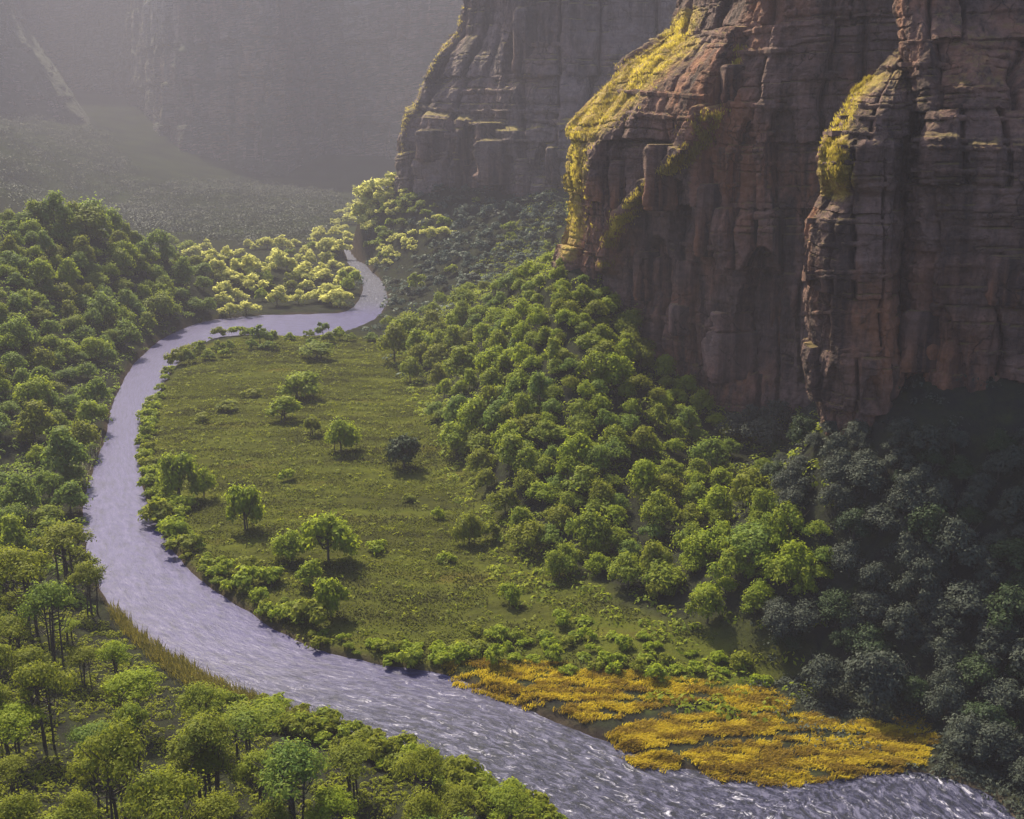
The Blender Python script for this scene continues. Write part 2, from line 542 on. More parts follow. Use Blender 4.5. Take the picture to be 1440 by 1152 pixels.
# wooded shoulder below the viewpoint
cz(0, 900, 7); cz(150, 950, 4); cz(0, 1040, 9); cz(250, 1050, 4.5); cz(0, 1150, 11); cz(300, 1150, 6); cz(550, 1140, 2.5)
CTRL += [(-60, 60, 22), (-15, 60, 12), (0, 30, 26), (40, 70, 2), (40, 30, 16), (-20, 90, 5)]
# valley beyond, in the mist
for px in (250, 350, 450):
    cd(px, 300, 1120 * 1.0)
CTRL += [(-260, 1300, 4), (-180, 1500, 2), (-330, 1150, 8), (-400, 900, 30), (-480, 1000, 40), (-420, 1250, 12), (-140, 1250, 6), (-60, 1450, 20), (0, 1650, 90),
         (-200, 1750, 60), (-380, 1650, 25), (-560, 1500, 50), (-600, 1100, 130), (-600, 700, 120), (-1500, 2000, 200), (1500, 2000, 200), (0, 2300, 220), (300, 1200, 140), (200, 900, 120)]
C_ = np.array(CTRL)
CW = np.stack((C_[:, 0] / C_[:, 1] * 1.6, np.log(C_[:, 1])), 1)


def tps_kernel(r2):
    return np.where(r2 > 1e-12, 0.5 * r2 * np.log(r2 + 1e-12), 0)


nC = len(CW)
K = tps_kernel(((CW[:, None] - CW[None]) ** 2).sum(-1)) + np.eye(nC) * 2e-4
Pm = np.concatenate((np.ones((nC, 1)), CW), 1)
A_ = np.zeros((nC + 3, nC + 3)); A_[:nC, :nC] = K; A_[:nC, nC:] = Pm; A_[nC:, :nC] = Pm.T
SOL = np.linalg.solve(A_, np.concatenate((C_[:, 2], np.zeros(3))))


def land(X, Y):
    """height of the ground"""
    X = np.asarray(X, float); Y = np.maximum(np.asarray(Y, float), 8.0)
    sh = X.shape
    x, y = X.ravel(), Y.ravel()
    wx, wy = x / y * 1.6, np.log(y)
    z = SOL[nC] + SOL[nC + 1] * wx + SOL[nC + 2] * wy
    for i in range(nC):
        r2 = (wx - CW[i, 0]) ** 2 + (wy - CW[i, 1]) ** 2
        z += SOL[i] * tps_kernel(r2)
    amp = 0.25 + 0.03 * np.clip(z, 0, 60)
    z = np.maximum(z, 0.5) + amp * fbm(x / 17, y / 17, 5, 4) + 0.15 * fbm(x / 3.1, y / 3.1, 9, 3)
    ds = seg_dist(x, y, RIVER_EDGE)
    ds = np.where(in_poly(x, y, RIVER), -ds, ds) + 0.6 * fbm(x / 5, y / 5, 31, 3)
    z = np.where(z < 0.45, 0.45, z)
    k = smooth(-2.0, 2.2, ds)
    z = -1.6 + (z + 1.6) * k
    return z.reshape(sh), ds.reshape(sh)


def zone_mask(X, Y, ds):
    PXY = [on_z(*p, 1.0)[:2] for p in ((470, 470), (560, 475), (612, 570), (652, 650), (690, 720), (770, 800), (870, 860), (1000, 905), (1110, 940), (1060, 962),
                                      (900, 950), (760, 944), (620, 938), (430, 912), (280, 818), (210, 722), (194, 640), (216, 565), (264, 495), (352, 472))]
    ed = seg_dist(X, Y, PXY + PXY[:1])
    s = np.where(in_poly(X, Y, PXY), -ed, ed) + 4 * fbm(X / 14, Y / 14, 3, 3)
    meadow = 1 - smooth(-3, 6, s)
    mud = 1 - smooth(0.3, 2.2, ds)
    far = smooth(760, 900, Y)
    return meadow, mud, far


a_in = np.linspace(-0.52, 0.52, 430)
a_out = np.linspace(0.53, 1.5, 40)
AA = np.concatenate((-a_out[::-1], a_in, a_out))
YY = np.exp(np.linspace(math.log(14), math.log(2600), 620))
GX = AA[:, None] * YY[None, :]
GY = np.broadcast_to(YY[None, :], GX.shape)
GZ, GD = land(GX, GY)
gv = np.stack((GX, GY, GZ), -1).reshape(-1, 3)
gf = grid_faces(len(AA), len(YY))
g_me = mesh_np('ground', gv, gf, M_GROUND, True)
zm = zone_mask(GX, GY, GD)
zc = np.stack((zm[0], zm[1], zm[2], np.ones_like(zm[0])), -1).reshape(-1, 4).astype(np.float32)
ca = g_me.color_attributes.new('zone', 'FLOAT_COLOR', 'POINT')
ca.data.foreach_set('color', zc.ravel())
ground = tag(link('ground', g_me), kind='structure')
G_BVH = BVHTree.FromPolygons(gv.tolist(), gf.tolist())


def hit(px, py, up=0.0, bvh=None):
    """where the line of sight meets the land raised by `up` metres; returns the point on the land"""
    d = Vector(ray(px, py)).normalized()
    loc, nor, idx, dist = (bvh or G_BVH).ray_cast(Vector((0, 0, CAM_H - up)), d)
    return loc


# water sheet
NA = 30
t = np.linspace(-0.12, 1.12, NA)
WXY = BANK_O[:, None, :] * (1 - t)[None, :, None] + BANK_I[:, None, :] * t[None, :, None]
mid = WXY[:, NA // 2]
U = np.concatenate(([0], np.cumsum(np.linalg.norm(np.diff(mid, axis=0), axis=1))))
Wd = np.linalg.norm(BANK_I - BANK_O, axis=1)
# refine along
fine = 1500
ui = np.linspace(0, U[-1], fine)
WX = np.stack([np.interp(ui, U, WXY[:, j, 0]) for j in range(NA)], 1)
WY = np.stack([np.interp(ui, U, WXY[:, j, 1]) for j in range(NA)], 1)
wd = np.interp(ui, U, Wd)
VV = t[None, :] * wd[:, None]
UU = np.broadcast_to(ui[:, None], VV.shape)
rapid_glint = smooth(165, 128, WY) * 0.8 + 0.12 * smooth(230, 150, WY) + 0.85 * smooth(475, 525, WY) + 0.02  # near terms are rapids; the far one whitens the bend as a painted glint
WZ = (0.15 * fbm(UU / 2.2, VV / 1.0, 41, 3) + 0.06 * fbm(UU / 0.7, VV / 0.4, 43, 2)) * np.clip(rapid_glint + 0.10, 0, 1.2)
w_me = mesh_np('river_water', np.stack((WX, WY, WZ), -1), grid_faces(fine, NA), M_WATER, True)
li = np.empty(len(w_me.loops), dtype=np.int32); w_me.loops.foreach_get('vertex_index', li)
uvl = w_me.uv_layers.new(name='UVMap')
uvl.data.foreach_set('uv', np.stack((UU.ravel()[li], VV.ravel()[li]), 1).astype(np.float32).ravel())
ra = w_me.attributes.new('rapid_glint', 'FLOAT', 'POINT')
ra.data.foreach_set('value', np.clip(rapid_glint, 0, 1).astype(np.float32).ravel())
tag(link('river', w_me), kind='structure')


# ------------------------------------------------------------------ cliffs
def rock_disp(u, z, seed, size=1.0, jw=(3.5, 13), bs=1.0, col=1.0):
    """how far the rock face stands out (metres): beds, joints, pillars, hollows"""
    r = np.random.default_rng(seed)
    u = u / size; z = z / size
    uw = u + 2.2 * fbm(u / 15, z / 18, seed + 1, 3)
    zw = z + 1.4 * fbm(u / 22, z / 30, seed + 2, 3) + 0.35 * fbm(u / 4, z / 6, seed + 3, 2)
    # tiers, each with its own pillars
    d = np.zeros_like(u)
    tiers = np.cumsum(r.uniform(13, 26, 40)) - 60
    ti = np.searchsorted(tiers, zw)
    z0 = np.where(ti > 0, tiers[np.clip(ti - 1, 0, 39)], -60)
    z1 = tiers[np.clip(ti, 0, 39)]
    for k in np.unique(ti):
        m = ti == k
        rr = np.random.default_rng(seed * 31 + int(k))
        edges = np.cumsum(jw[0] + (jw[1] - jw[0]) * rr.uniform(0, 1, 160) ** 1.5) - 300
        off = rr.uniform(-1.3, 1.3, 161)
        uu = uw[m] + 0.9 * fbm(zw[m] / 7, uw[m] / 40, seed + int(k), 2)
        e = np.searchsorted(edges, uu)
        lo = edges[np.clip(e - 1, 0, 159)]; hi = edges[np.clip(e, 0, 159)]
        f = np.clip((uu - lo) / (hi - lo), 0, 1)
        wv = hi - lo
        bul = np.sqrt(np.clip(1 - np.abs(2 * f - 1) ** 5.0, 0, 1)) - 1
        near = np.minimum(f, 1 - f) * wv
        crack = -np.exp(-(near / 0.42) ** 2) * (0.5 + rr.uniform(0, 1, 161)[e])
        top = 1 - np.clip((zw[m] - z0[m]) / np.maximum(z1[m] - z0[m], 1e-3), 0, 1)   # 0 at the tier's top
        round_top = np.sqrt(np.clip(1 - (1 - np.clip(top * 4, 0, 1)) ** 2, 0, 1)) - 1
        d[m] += col * (1.35 * off[e] + 1.5 * bul * np.clip(wv / 9, .4, 1.2) + 2.3 * crack + 0.8 * round_top)
    d += 0.9 * (vnoise(u * 0 + ti, u / 60, seed + 77) - 0.5) * 2
    # beds
    beds = np.cumsum(r.uniform(0.9, 4.6, 220)) - 120
    bi = np.searchsorted(beds, zw)
    b0 = beds[np.clip(bi - 1, 0, 219)]; b1 = beds[np.clip(bi, 0, 219)]
    nb = np.minimum(zw - b0, b1 - zw)
    strength = bs * (0.12 + 1.1 * smooth(0.50, 0.72, vnoise(uw / 14, bi * 3.7, seed + 8)))
    d += -0.75 * np.exp(-(nb / 0.22) ** 2) * strength
    d += 0.55 * (hash2(bi, np.floor(uw / 9 + hash2(bi, bi * 0, seed)), seed) - 0.5) * 2 * strength
    d += 1.9 * fbm(u / 11, z / 14, seed + 4, 5) + 0.75 * fbm(u / 1.9, z / 2.4, seed + 5, 4) - 0.5 * np.abs(fbm(u / 3.3, z / 8, seed + 6, 3))
    d *= size
    return d


def loft(ribs, nu, nv, seed, size=1.0, jw=(3.5, 13), bs=1.0, col=1.0, hollows=(), ramps=()):
    """rock face through upright ribs (each a list of (px, py, distance) from foot to top)"""
    R = np.array([[at_d(*p) for p in rib] for rib in ribs])          # (R, L, 3)
    nr, nl, _ = R.shape
    lens = np.linalg.norm(np.diff(R, axis=1), axis=2).mean(0)
    lv = np.concatenate(([0], np.cumsum(lens)))
    tv = np.linspace(0, lv[-1], nv)
    vi = np.interp(tv, lv, np.arange(nl))
    i0 = np.clip(np.floor(vi).astype(int), 0, nl - 2); f = (vi - i0)[None, :, None]
    Q = R[:, i0] * (1 - f) + R[:, i0 + 1] * f                            # (R, nv, 3)
    wr = np.linalg.norm(np.diff(Q, axis=0), axis=2).mean(1)
    lu = np.concatenate(([0], np.cumsum(wr)))
    tu = np.linspace(0, lu[-1], nu)
    ui_ = np.interp(tu, lu, np.arange(nr))
    j = np.clip(np.floor(ui_).astype(int), 0, nr - 2); g = (ui_ - j)[:, None, None]
    p0 = Q[np.clip(j - 1, 0, nr - 1)]; p1 = Q[j]; p2 = Q[j + 1]; p3 = Q[np.clip(j + 2, 0, nr - 1)]
    S = 0.5 * (2 * p1 + (p2 - p0) * g + (2 * p0 - 5 * p1 + 4 * p2 - p3) * g ** 2 + (3 * p1 - p0 - 3 * p2 + p3) * g ** 3)
    du = np.gradient(S, axis=0); dv = np.gradient(S, axis=1)
    n = np.cross(du, dv)
    n /= np.linalg.norm(n, axis=2, keepdims=True) + 1e-9
    n[..., 2] *= 0.35
    n /= np.linalg.norm(n, axis=2, keepdims=True) + 1e-9
    Um = np.broadcast_to(tu[:, None], S.shape[:2])
    D = rock_disp(Um, S[..., 2], seed, size, jw, bs, col)
    # hollows and arches worn into the face: (px, top, half width, foot, depth)
    sp = np.stack(to_px((S[..., 0], S[..., 1], S[..., 2])), -1)
    for (hx, top, hw, foot, dep) in hollows:
        X = (sp[..., 0] - hx) / hw
        Yt = (sp[..., 1] - top) / (foot - top)
        arch = top + (foot - top) * 0.55 * np.abs(X) ** 2.2
        inside = smooth(0, 6, sp[..., 1] - arch) * smooth(1.05, 0.9, np.abs(X)) * smooth(1.1, 0.55, Yt)
        D -= dep * inside
    # slanting ribs of harder rock: ((px, py), (px, py), half width, height)
    for (a, b, hw, hgt) in ramps:
        ax, ay = a; bx, by = b
        tt_ = np.clip(((sp[..., 0] - ax) * (bx - ax) + (sp[..., 1] - ay) * (by - ay)) / ((bx - ax) ** 2 + (by - ay) ** 2), 0, 1)
        dd = np.hypot(sp[..., 0] - ax - tt_ * (bx - ax), sp[..., 1] - ay - tt_ * (by - ay))
        D = np.maximum(D, np.where(dd < hw, D * 0.4 + hgt * smooth(hw, hw * 0.35, dd), D))
    S = S + n * D[..., None]
    return S


def cliff(name, label, S, mat, cat='cliff', sun_line=None):
    me = mesh_np(name, S, grid_faces(S.shape[0], S.shape[1])[:, ::1], mat, False)
    if sun_line:  # weight for gold sunlight painted along the rock edge
        L = np.array([at_d(px, py, d)[[0, 2]] for px, py, d, w in sun_line])        # along the edge, in metres
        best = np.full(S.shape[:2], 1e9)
        for (a, b, w) in zip(L[:-1], L[1:], [q[3] for q in sun_line]):
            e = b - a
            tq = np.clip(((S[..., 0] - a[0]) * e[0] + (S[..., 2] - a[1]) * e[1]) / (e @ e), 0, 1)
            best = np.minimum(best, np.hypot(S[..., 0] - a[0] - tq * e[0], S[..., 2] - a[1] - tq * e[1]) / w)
        at = me.attributes.new('sun_edge', 'FLOAT', 'POINT')
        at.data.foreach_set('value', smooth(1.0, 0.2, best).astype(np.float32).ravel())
    o = tag(link(name, me), label, cat)
    bv = BVHTree.FromPolygons(S.reshape(-1, 3).tolist(), grid_faces(S.shape[0], S.shape[1]).tolist())
    return o, bv


def col(px, ys, ds):
    return [(px, y, d) for y, d in zip(ys, ds)]


RA = [
    [(840, 380, 420), (840, 340, 420), (850, 300, 420), (850, 250, 420), (850, 180, 420), (890, 125, 420), (930, 85, 420), (980, 45, 420), (1000, 0, 420), (1000, -200, 420)],
    [(796, 385, 322), (796, 345, 322), (806, 300, 322), (801, 250, 322), (806, 180, 323), (862, 125, 326), (893, 85, 330), (952, 45, 333), (966, 0, 335), (968, -200, 338)],
    [(786, 388, 306), (786, 345, 306), (797, 300, 306), (792, 250, 306), (798, 182, 307), (850, 128, 309), (880, 88, 312), (944, 45, 316), (960, 0, 318), (963, -200, 322)],
    [(812, 405, 296), (812, 368, 296), (818, 300, 296), (815, 250, 296), (820, 187, 297), (862, 132, 301), (892, 92, 305), (951, 48, 312), (966, 0, 314), (970, -200, 318)],
    [(850, 425, 289), (852, 388, 289), (850, 300, 289), (848, 250, 289), (852, 192, 290), (885, 138, 294), (912, 97, 298), (960, 52, 306), (978, 0, 308), (985, -200, 312)],
    [(920, 525, 275), (920, 485, 275), (920, 400, 275), (920, 300, 275), (920, 205, 276), (932, 145, 278), (948, 112, 283), (990, 52, 292), (1012, 0, 294), (1015, -200, 298)],
    [(1000, 595, 256), (1000, 552, 257), (1000, 450, 257), (1000, 340, 257), (1003, 235, 258), (1008, 172, 260), (1018, 120, 262), (1040, 60, 264), (1055, 0, 266), (1055, -200, 270)],
    [(1080, 630, 248), (1080, 580, 248), (1080, 470, 248), (1080, 350, 249), (1080, 250, 250), (1082, 180, 251), (1090, 120, 253), (1100, 60, 255), (1110, 0, 256), (1115, -200, 260)],
    [(1190, 640, 243), (1190, 590, 243), (1190, 480, 243), (1190, 350, 244), (1190, 250, 245), (1190, 180, 246), (1192, 120, 248), (1195, 60, 250), (1200, 0, 251), (1200, -200, 255)],
    [(1340, 640, 240), (1340, 590, 240), (1340, 480, 240), (1340, 350, 241), (1340, 250, 242), (1340, 180, 243), (1340, 120, 245), (1345, 60, 247), (1350, 0, 248), (1350, -200, 252)],
]
HOL_A = [(1072, 345, 46, 560, 6.0), (925, 330, 26, 470, 3.0), (1015, 440, 26, 560, 3.0), (965, 250, 22, 350, 3.0), (1045, 165, 20, 330, 3.5), (1100, 140, 26, 300, 3.0), (870, 190, 12, 330, 3.0)]
RA = [rib if i < 4 else [(px, py, rib[1][2] + (d - rib[1][2]) * 0.4) for px, py, d in rib] for i, rib in enumerate(RA)]
SA = loft(RA, 500, 400, 11, 1.0, (4, 19), 0.7, 1.2, HOL_A,
          [((1002, 160), (978, 215), 17, 5.0), ((978, 215), (925, 258), 15, 4.6), ((925, 258), (882, 300), 14, 4.2), ((882, 300), (852, 375), 13, 3.6)])
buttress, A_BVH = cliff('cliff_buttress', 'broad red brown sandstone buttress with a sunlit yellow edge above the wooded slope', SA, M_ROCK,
                        sun_line=[(960, 25, 312, 5), (940, 70, 312, 7), (905, 95, 308, 8), (870, 128, 305, 9), (840, 160, 300, 9), (808, 190, 300, 6), (804, 260, 300, 4.5), (810, 320, 300, 5), (800, 355, 300, 5)])

bpy_y = [618, 578, 490, 400, 312, 274, 245, 208, 165, 128, 98, 76, 70]


def ribB(xs, ds):
    return [(x, y, d) for x, y, d in zip(xs, bpy_y, ds)]


RB = [
    ribB([1165, 1162, 1155, 1152, 1158, 1180, 1172, 1176, 1200, 1215, 1248, 1268, 1280], [215] * 13),
    ribB([1148, 1143, 1134, 1132, 1139, 1163, 1153, 1155, 1180, 1199, 1238, 1262, 1278], [190, 190, 190, 190, 190, 192, 190, 190, 192, 194, 198, 200, 204]),
    ribB([1160, 1158, 1152, 1150, 1156, 1176, 1166, 1168, 1190, 1208, 1242, 1264, 1278], [180, 180, 180, 180, 180, 182, 179, 179, 182, 186, 193, 197, 203]),
    ribB([1195, 1194, 1190, 1188, 1192, 1200, 1196, 1196, 1212, 1226, 1250, 1268, 1278], [175, 175, 175, 175, 176, 178, 175, 175, 178, 182, 190, 196, 203]),
    ribB([1235, 1234, 1232, 1232, 1234, 1236, 1236, 1236, 1244, 1252, 1266, 1274, 1280], [174, 174, 174, 174, 175, 176, 174, 174, 177, 181, 189, 196, 203]),
    ribB([1262, 1262, 1260, 1260, 1262, 1264, 1266, 1268, 1274, 1280, 1286, 1284, 1282], [178, 178, 178, 178, 179, 180, 179, 179, 182, 186, 193, 198, 204]),
    ribB([1285, 1285, 1284, 1284, 1284, 1286, 1288, 1290, 1296, 1300, 1304, 1300, 1290], [205] * 13),
]
SB = loft(RB, 240, 420, 23, 0.6, (5, 16), 0.8, 0.9, [(1168, 512, 14, 575, 1.5), (1225, 525, 12, 580, 1.8)])
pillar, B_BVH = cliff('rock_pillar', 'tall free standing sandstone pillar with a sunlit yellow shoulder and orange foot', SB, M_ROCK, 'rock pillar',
                     sun_line=[(1235, 102, 192, 2.2), (1200, 130, 186, 2.6), (1180, 168, 182, 3.2), (1166, 208, 180, 3.6), (1172, 245, 180, 3.2), (1178, 270, 181, 2)])

wy = [650, 600, 500, 400, 300, 202, 190, 120, 60, 10, -200]
RW = [
    col(1272, wy, [215, 215, 215, 215, 215, 215, 216, 218, 220, 222, 230]),
    [(x, y, d) for x, y, d in zip([1262, 1262, 1262, 1262, 1266, 1270, 1282, 1300, 1275, 1265, 1265], wy, [188, 187, 187, 188, 189, 189, 192, 196, 194, 196, 205])],
    col(1305, wy, [173, 172, 173, 174, 175, 176, 179, 182, 186, 190, 198]),
    col(1370, wy, [169, 168, 169, 170, 171, 172, 175, 178, 184, 190, 198]),
    col(1440, wy, [166, 165, 166, 167, 168, 169, 173, 178, 186, 190, 198]),
    col(1560, wy, [160, 159, 160, 161, 162, 163, 167, 172, 178, 182, 192]),
    col(1800, wy, [152, 151, 152, 153, 154, 155, 159, 164, 170, 174, 184]),
]
SW = loft(RW, 260, 380, 37, 0.75, (6, 24), 0.9, 1.0, [(1318, 430, 44, 640, 1.3), (1425, 420, 36, 560, 1.2)])
wall, W_BVH = cliff('cliff_wall', 'dark brown cliff wall with long level beds standing beside the tall pillar', SW, M_ROCK)

cy = [268, 240, 195, 155, 148, 120, 70, 40, 0, -170]
RC = [
    [(x, y, 860) for x, y in zip([600, 600, 600, 605, 610, 630, 650, 670, 680, 680], cy)],
    [(x, y, d) for x, y, d in zip([563, 562, 562, 570, 580, 594, 618, 645, 651, 652], cy, [700, 700, 700, 700, 702, 706, 712, 716, 720, 725])],
    [(x, y, d) for x, y, d in zip([585, 585, 585, 590, 600, 612, 634, 656, 662, 664], [y + 8 for y in cy], [672, 672, 672, 673, 680, 685, 692, 698, 702, 710])],
    [(x, y + 14, d) for x, y, d in zip([650, 650, 650, 652, 656, 664, 680, 690, 694, 696], cy, [652, 651, 651, 652, 662, 665, 672, 678, 682, 690])],
    [(x, y + 30, d) for x, y, d in zip([705] * 10, cy, [632, 630, 630, 631, 642, 646, 652, 658, 662, 670])],
    [(x, y + 22, d) for x, y, d in zip([760] * 10, cy, [614, 612, 612, 613, 626, 630, 634, 640, 644, 652])],
    [(x, y + 22, d) for x, y, d in zip([840] * 10, cy, [604, 602, 602, 603, 616, 620, 624, 630, 634, 642])],
    [(x, y + 22, d) for x, y, d in zip([1000] * 10, cy, [594, 592, 592, 593, 606, 610, 614, 620, 624, 632])],
]
SC = loft(RC, 330, 250, 53, 2.0, (4, 16), 0.6, 1.0, [(655, 165, 12, 250, 9), (757, 200, 14, 262, 9), (715, 40, 14, 130, 8)])
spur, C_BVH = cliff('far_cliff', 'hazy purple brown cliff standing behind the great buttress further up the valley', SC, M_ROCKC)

# misty walls closing the valley
RD = [[(px, py, d + dd) for py, dd in zip((330, 270, 220, 165, 90, 0, -130), (-110, -80, -40, -10, 10, 40, 80))] for px, d in
      ((-260, 1500), (-60, 1700), (40, 2250), (110, 2350), (170, 2250), (235, 1800), (300, 1720), (380, 1640), (450, 1760), (540, 1700), (640, 1650), (760, 1560), (960, 1500))]
SD = loft(RD, 300, 190, 71, 4.2, (5, 18), 0.3, 0.9)
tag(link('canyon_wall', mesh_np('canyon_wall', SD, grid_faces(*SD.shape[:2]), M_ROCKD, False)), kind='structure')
RE = [
    [(x, y, 1000) for x, y in zip((-500, -500, -500, -500, -500), (330, 240, 120, 20, -110))],
    [(x, y, 980) for x, y in zip((-160, -160, -160, -160, -160), (330, 240, 120, 20, -110))],
    [(x, y, d) for x, y, d in zip((30, 10, -10, -40, -60), (320, 240, 120, 20, -110), (930, 960, 990, 1010, 1050))],
    [(x, y, d) for x, y, d in zip((110, 85, 50, 5, -30), (315, 245, 150, 40, -120), (930, 970, 1010, 1030, 1080))],
    [(x, y, d) for x, y, d in zip((190, 165, 120, 50, 0), (300, 250, 165, 62, -20), (980, 1020, 1050, 1090, 1140))],
    [(x, y, d) for x, y, d in zip((190, 165, 118, 48, -5), (290, 250, 165, 60, -20), (1160, 1180, 1200, 1240, 1300))],
]
RE = [[(x, y, d * 1.75) for x, y, d in rib] for rib in RE]
SE = loft(RE, 190, 150, 83, 3.0, (4, 16), 0.3, 0.7)
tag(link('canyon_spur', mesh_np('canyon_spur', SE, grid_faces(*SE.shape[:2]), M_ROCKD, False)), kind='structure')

ALL_BVH = [G_BVH, A_BVH, B_BVH, W_BVH, C_BVH]


def first_hit(px, py, which):
    d = Vector(ray(px, py)).normalized()
    best = None
    for b in which:
        loc, nor, idx, dist = b.ray_cast(Vector((0, 0, CAM_H)), d)
        if loc is not None and (best is None or dist < best[2]):
            best = (loc, nor, dist)
    return best


def visible(p, slack=3.0):
    o = Vector((0, 0, CAM_H))
    d = Vector(p) - o
    L = d.length
    d.normalize()
    for b in ALL_BVH:
        loc, nor, idx, dist = b.ray_cast(o, d)
        if loc is not None and dist < L - slack:
            return False
    return True


# ledges of harder rock standing proud of the faces, each a slab of its own
def ledge(parent, bvh, line, thick, out, seed):
    r = np.random.default_rng(seed)
    n = max(6, int(abs(line[-1][0] - line[0][0]) / 5))
    xs = np.linspace(0, len(line) - 1, n)
    pts = []
    for x in xs:
        i = min(int(x), len(line) - 2); f = x - i
        px = line[i][0] * (1 - f) + line[i + 1][0] * f; py = line[i][1] * (1 - f) + line[i + 1][1] * f + r.uniform(-0.8, 0.8)
        h = first_hit(px, py, [bvh])
        if h: pts.append(h[0])
    if len(pts) < 4:
        return
    P = np.array(pts)
    tq = np.linspace(-1, 1, len(P))
    fit = np.polyval(np.polyfit(tq, P[:, 1], 3), tq)
    P[:, 1] = np.clip(P[:, 1], fit - 1.2 * thick, fit + 1.2 * thick)
    for _ in range(2):
        P[1:-1] = (P[:-2] + 2 * P[1:-1] + P[2:]) / 4
    V, F = [], []
    m = 6
    for i, p in enumerate(P):
        tng = P[min(i + 1, len(P) - 1)] - P[max(i - 1, 0)]
        nr = np.array((tng[1], -tng[0], 0)); nr /= np.linalg.norm(nr) + 1e-9
        if nr[1] > 0: nr = -nr
        w = min(1, min(i, len(P) - 1 - i) / 2.0 + 0.15)
        o_ = out * 0.6 * w * r.uniform(0.3, 1.25); t_ = thick * 1.15 * (0.4 + 0.6 * w) * r.uniform(0.55, 1.25)
        for a, b in ((-1.5, 0.5), (o_ * 0.7, 0.55), (o_, 0.25), (o_ * 0.92, -0.2), (o_ * 0.45, -0.5), (-1.5, -0.6)):
            q = p + nr * a; V.append((q[0], q[1], q[2] + b * t_))
    for i in range(len(P) - 1):
        for k in range(m):
            F.append((i * m + k, i * m + (k + 1) % m, (i + 1) * m + (k + 1) % m, (i + 1) * m + k))
    me = mesh_np('rock_ledge', np.array(V), np.array(F), parent.data.materials[0], False)
    return link('rock_ledge', me, parent)


LA = [((868, 128), (930, 133), (1003, 138)), ((900, 206), (955, 213)), ((985, 46), (1030, 52), (1090, 38)), ((985, 103), (1065, 106)), ((1012, 147), (1130, 152)),
      ((998, 211), (1042, 213)), ((885, 276), (950, 281)), ((1045, 305), (1132, 298)), ((955, 342), (1005, 350)), ((850, 215), (905, 222)), ((1010, 78), (1120, 70)),
      ((905, 445), (985, 452)), ((1000, 390), (1060, 396)), ((880, 160), (950, 166)), ((1050, 190), (1140, 186)), ((1010, 262), (1080, 258)), ((985, 480), (1060, 476)), ((1070, 232), (1140, 226)), ((1120, 110), (1190, 104)), ((1100, 20), (1200, 12))]
for i, l in enumerate(LA): ledge(buttress, A_BVH, l, 1.3, 1.7, 100 + i)
LB = [((1158, 187), (1270, 190)), ((1155, 230), (1215, 228)), ((1205, 262), (1268, 258)), ((1142, 310), (1200, 312), (1262, 311)), ((1136, 385), (1262, 381)), ((1136, 391), (1250, 388)), ((1136, 441), (1260, 436)), ((1180, 493), (1256, 491)), ((1180, 500), (1240, 498)),
      ((1190, 165), (1270, 168)), ((1200, 150), (1268, 150)), ((1150, 345), (1225, 343)), ((1170, 208), (1268, 206))]
for i, l in enumerate(LB): ledge(pillar, B_BVH, l, 0.7, 0.9, 200 + i)
LW = [((1288, 196), (1440, 200)), ((1290, 206), (1440, 212)), ((1272, 310), (1440, 302)), ((1270, 337), (1400, 334)), ((1268, 376), (1440, 371)), ((1302, 122), (1385, 130)), ((1310, 148), (1400, 152)), ((1300, 165), (1420, 168)), ((1285, 238), (1440, 246)), ((1345, 410), (1440, 404)), ((1380, 498), (1440, 496)), ((1290, 268), (1440, 270)), ((1270, 60), (1340, 58)), ((1275, 90), (1335, 92)), ((1360, 66), (1440, 70))]
for i, l in enumerate(LW): ledge(wall, W_BVH, l, 0.7, 0.9, 300 + i)
LC = [((585, 152), (660, 158), (795, 156)), ((590, 190), (660, 192)), ((665, 200), (745, 198)), ((690, 110), (780, 105)), ((720, 66), (790, 62)), ((640, 130), (720, 128)), ((745, 170), (795, 172))]
for i, l in enumerate(LC): ledge(spur, C_BVH, l, 2.6, 3.6, 400 + i)


# rounded blocks left standing in the face
def block(parent, bvh, px, py, wpx, hpx, out, seed, mat=None):
    h = first_hit(px, py, [bvh])
    if not h: return
    c = h[0]
    k = c[1] / FPX
    w, hh = wpx * k, hpx * k
    nu, nv = 34, 30
    th = np.linspace(0, 2 * math.pi, nu)
    ph = np.linspace(-math.pi / 2, math.pi / 2, nv)
    T, Pp = np.meshgrid(th, ph, indexing='ij')
    sgn = lambda a, e: np.sign(a) * np.abs(a) ** e
    X = w * 0.5 * sgn(np.cos(Pp), 0.16) * sgn(np.cos(T), 0.3)
    Y = out * sgn(np.cos(Pp), 0.25) * sgn(np.sin(T), 0.45)
    Z = hh * 0.5 * sgn(np.sin(Pp), 0.3)
    rr = 1 + 0.24 * fbm(X / (w * .25) + seed, Z / (hh * .2) + Y, seed, 4)
    bed = -0.10 * np.exp(-((np.mod(Z + 30 * hh, hh * 0.23) - hh * 0.115) / (hh * 0.02)) ** 2)
    rr = rr + bed
    me = mesh_np('rock_block', np.stack((X * rr, Y * rr, Z * (0.98 + 0.02 * rr)), -1), grid_faces(nu, nv), mat or parent.data.materials[0], True)
    return link('rock_block', me, parent, (c[0], c[1] + out * 0.25, c[2]))


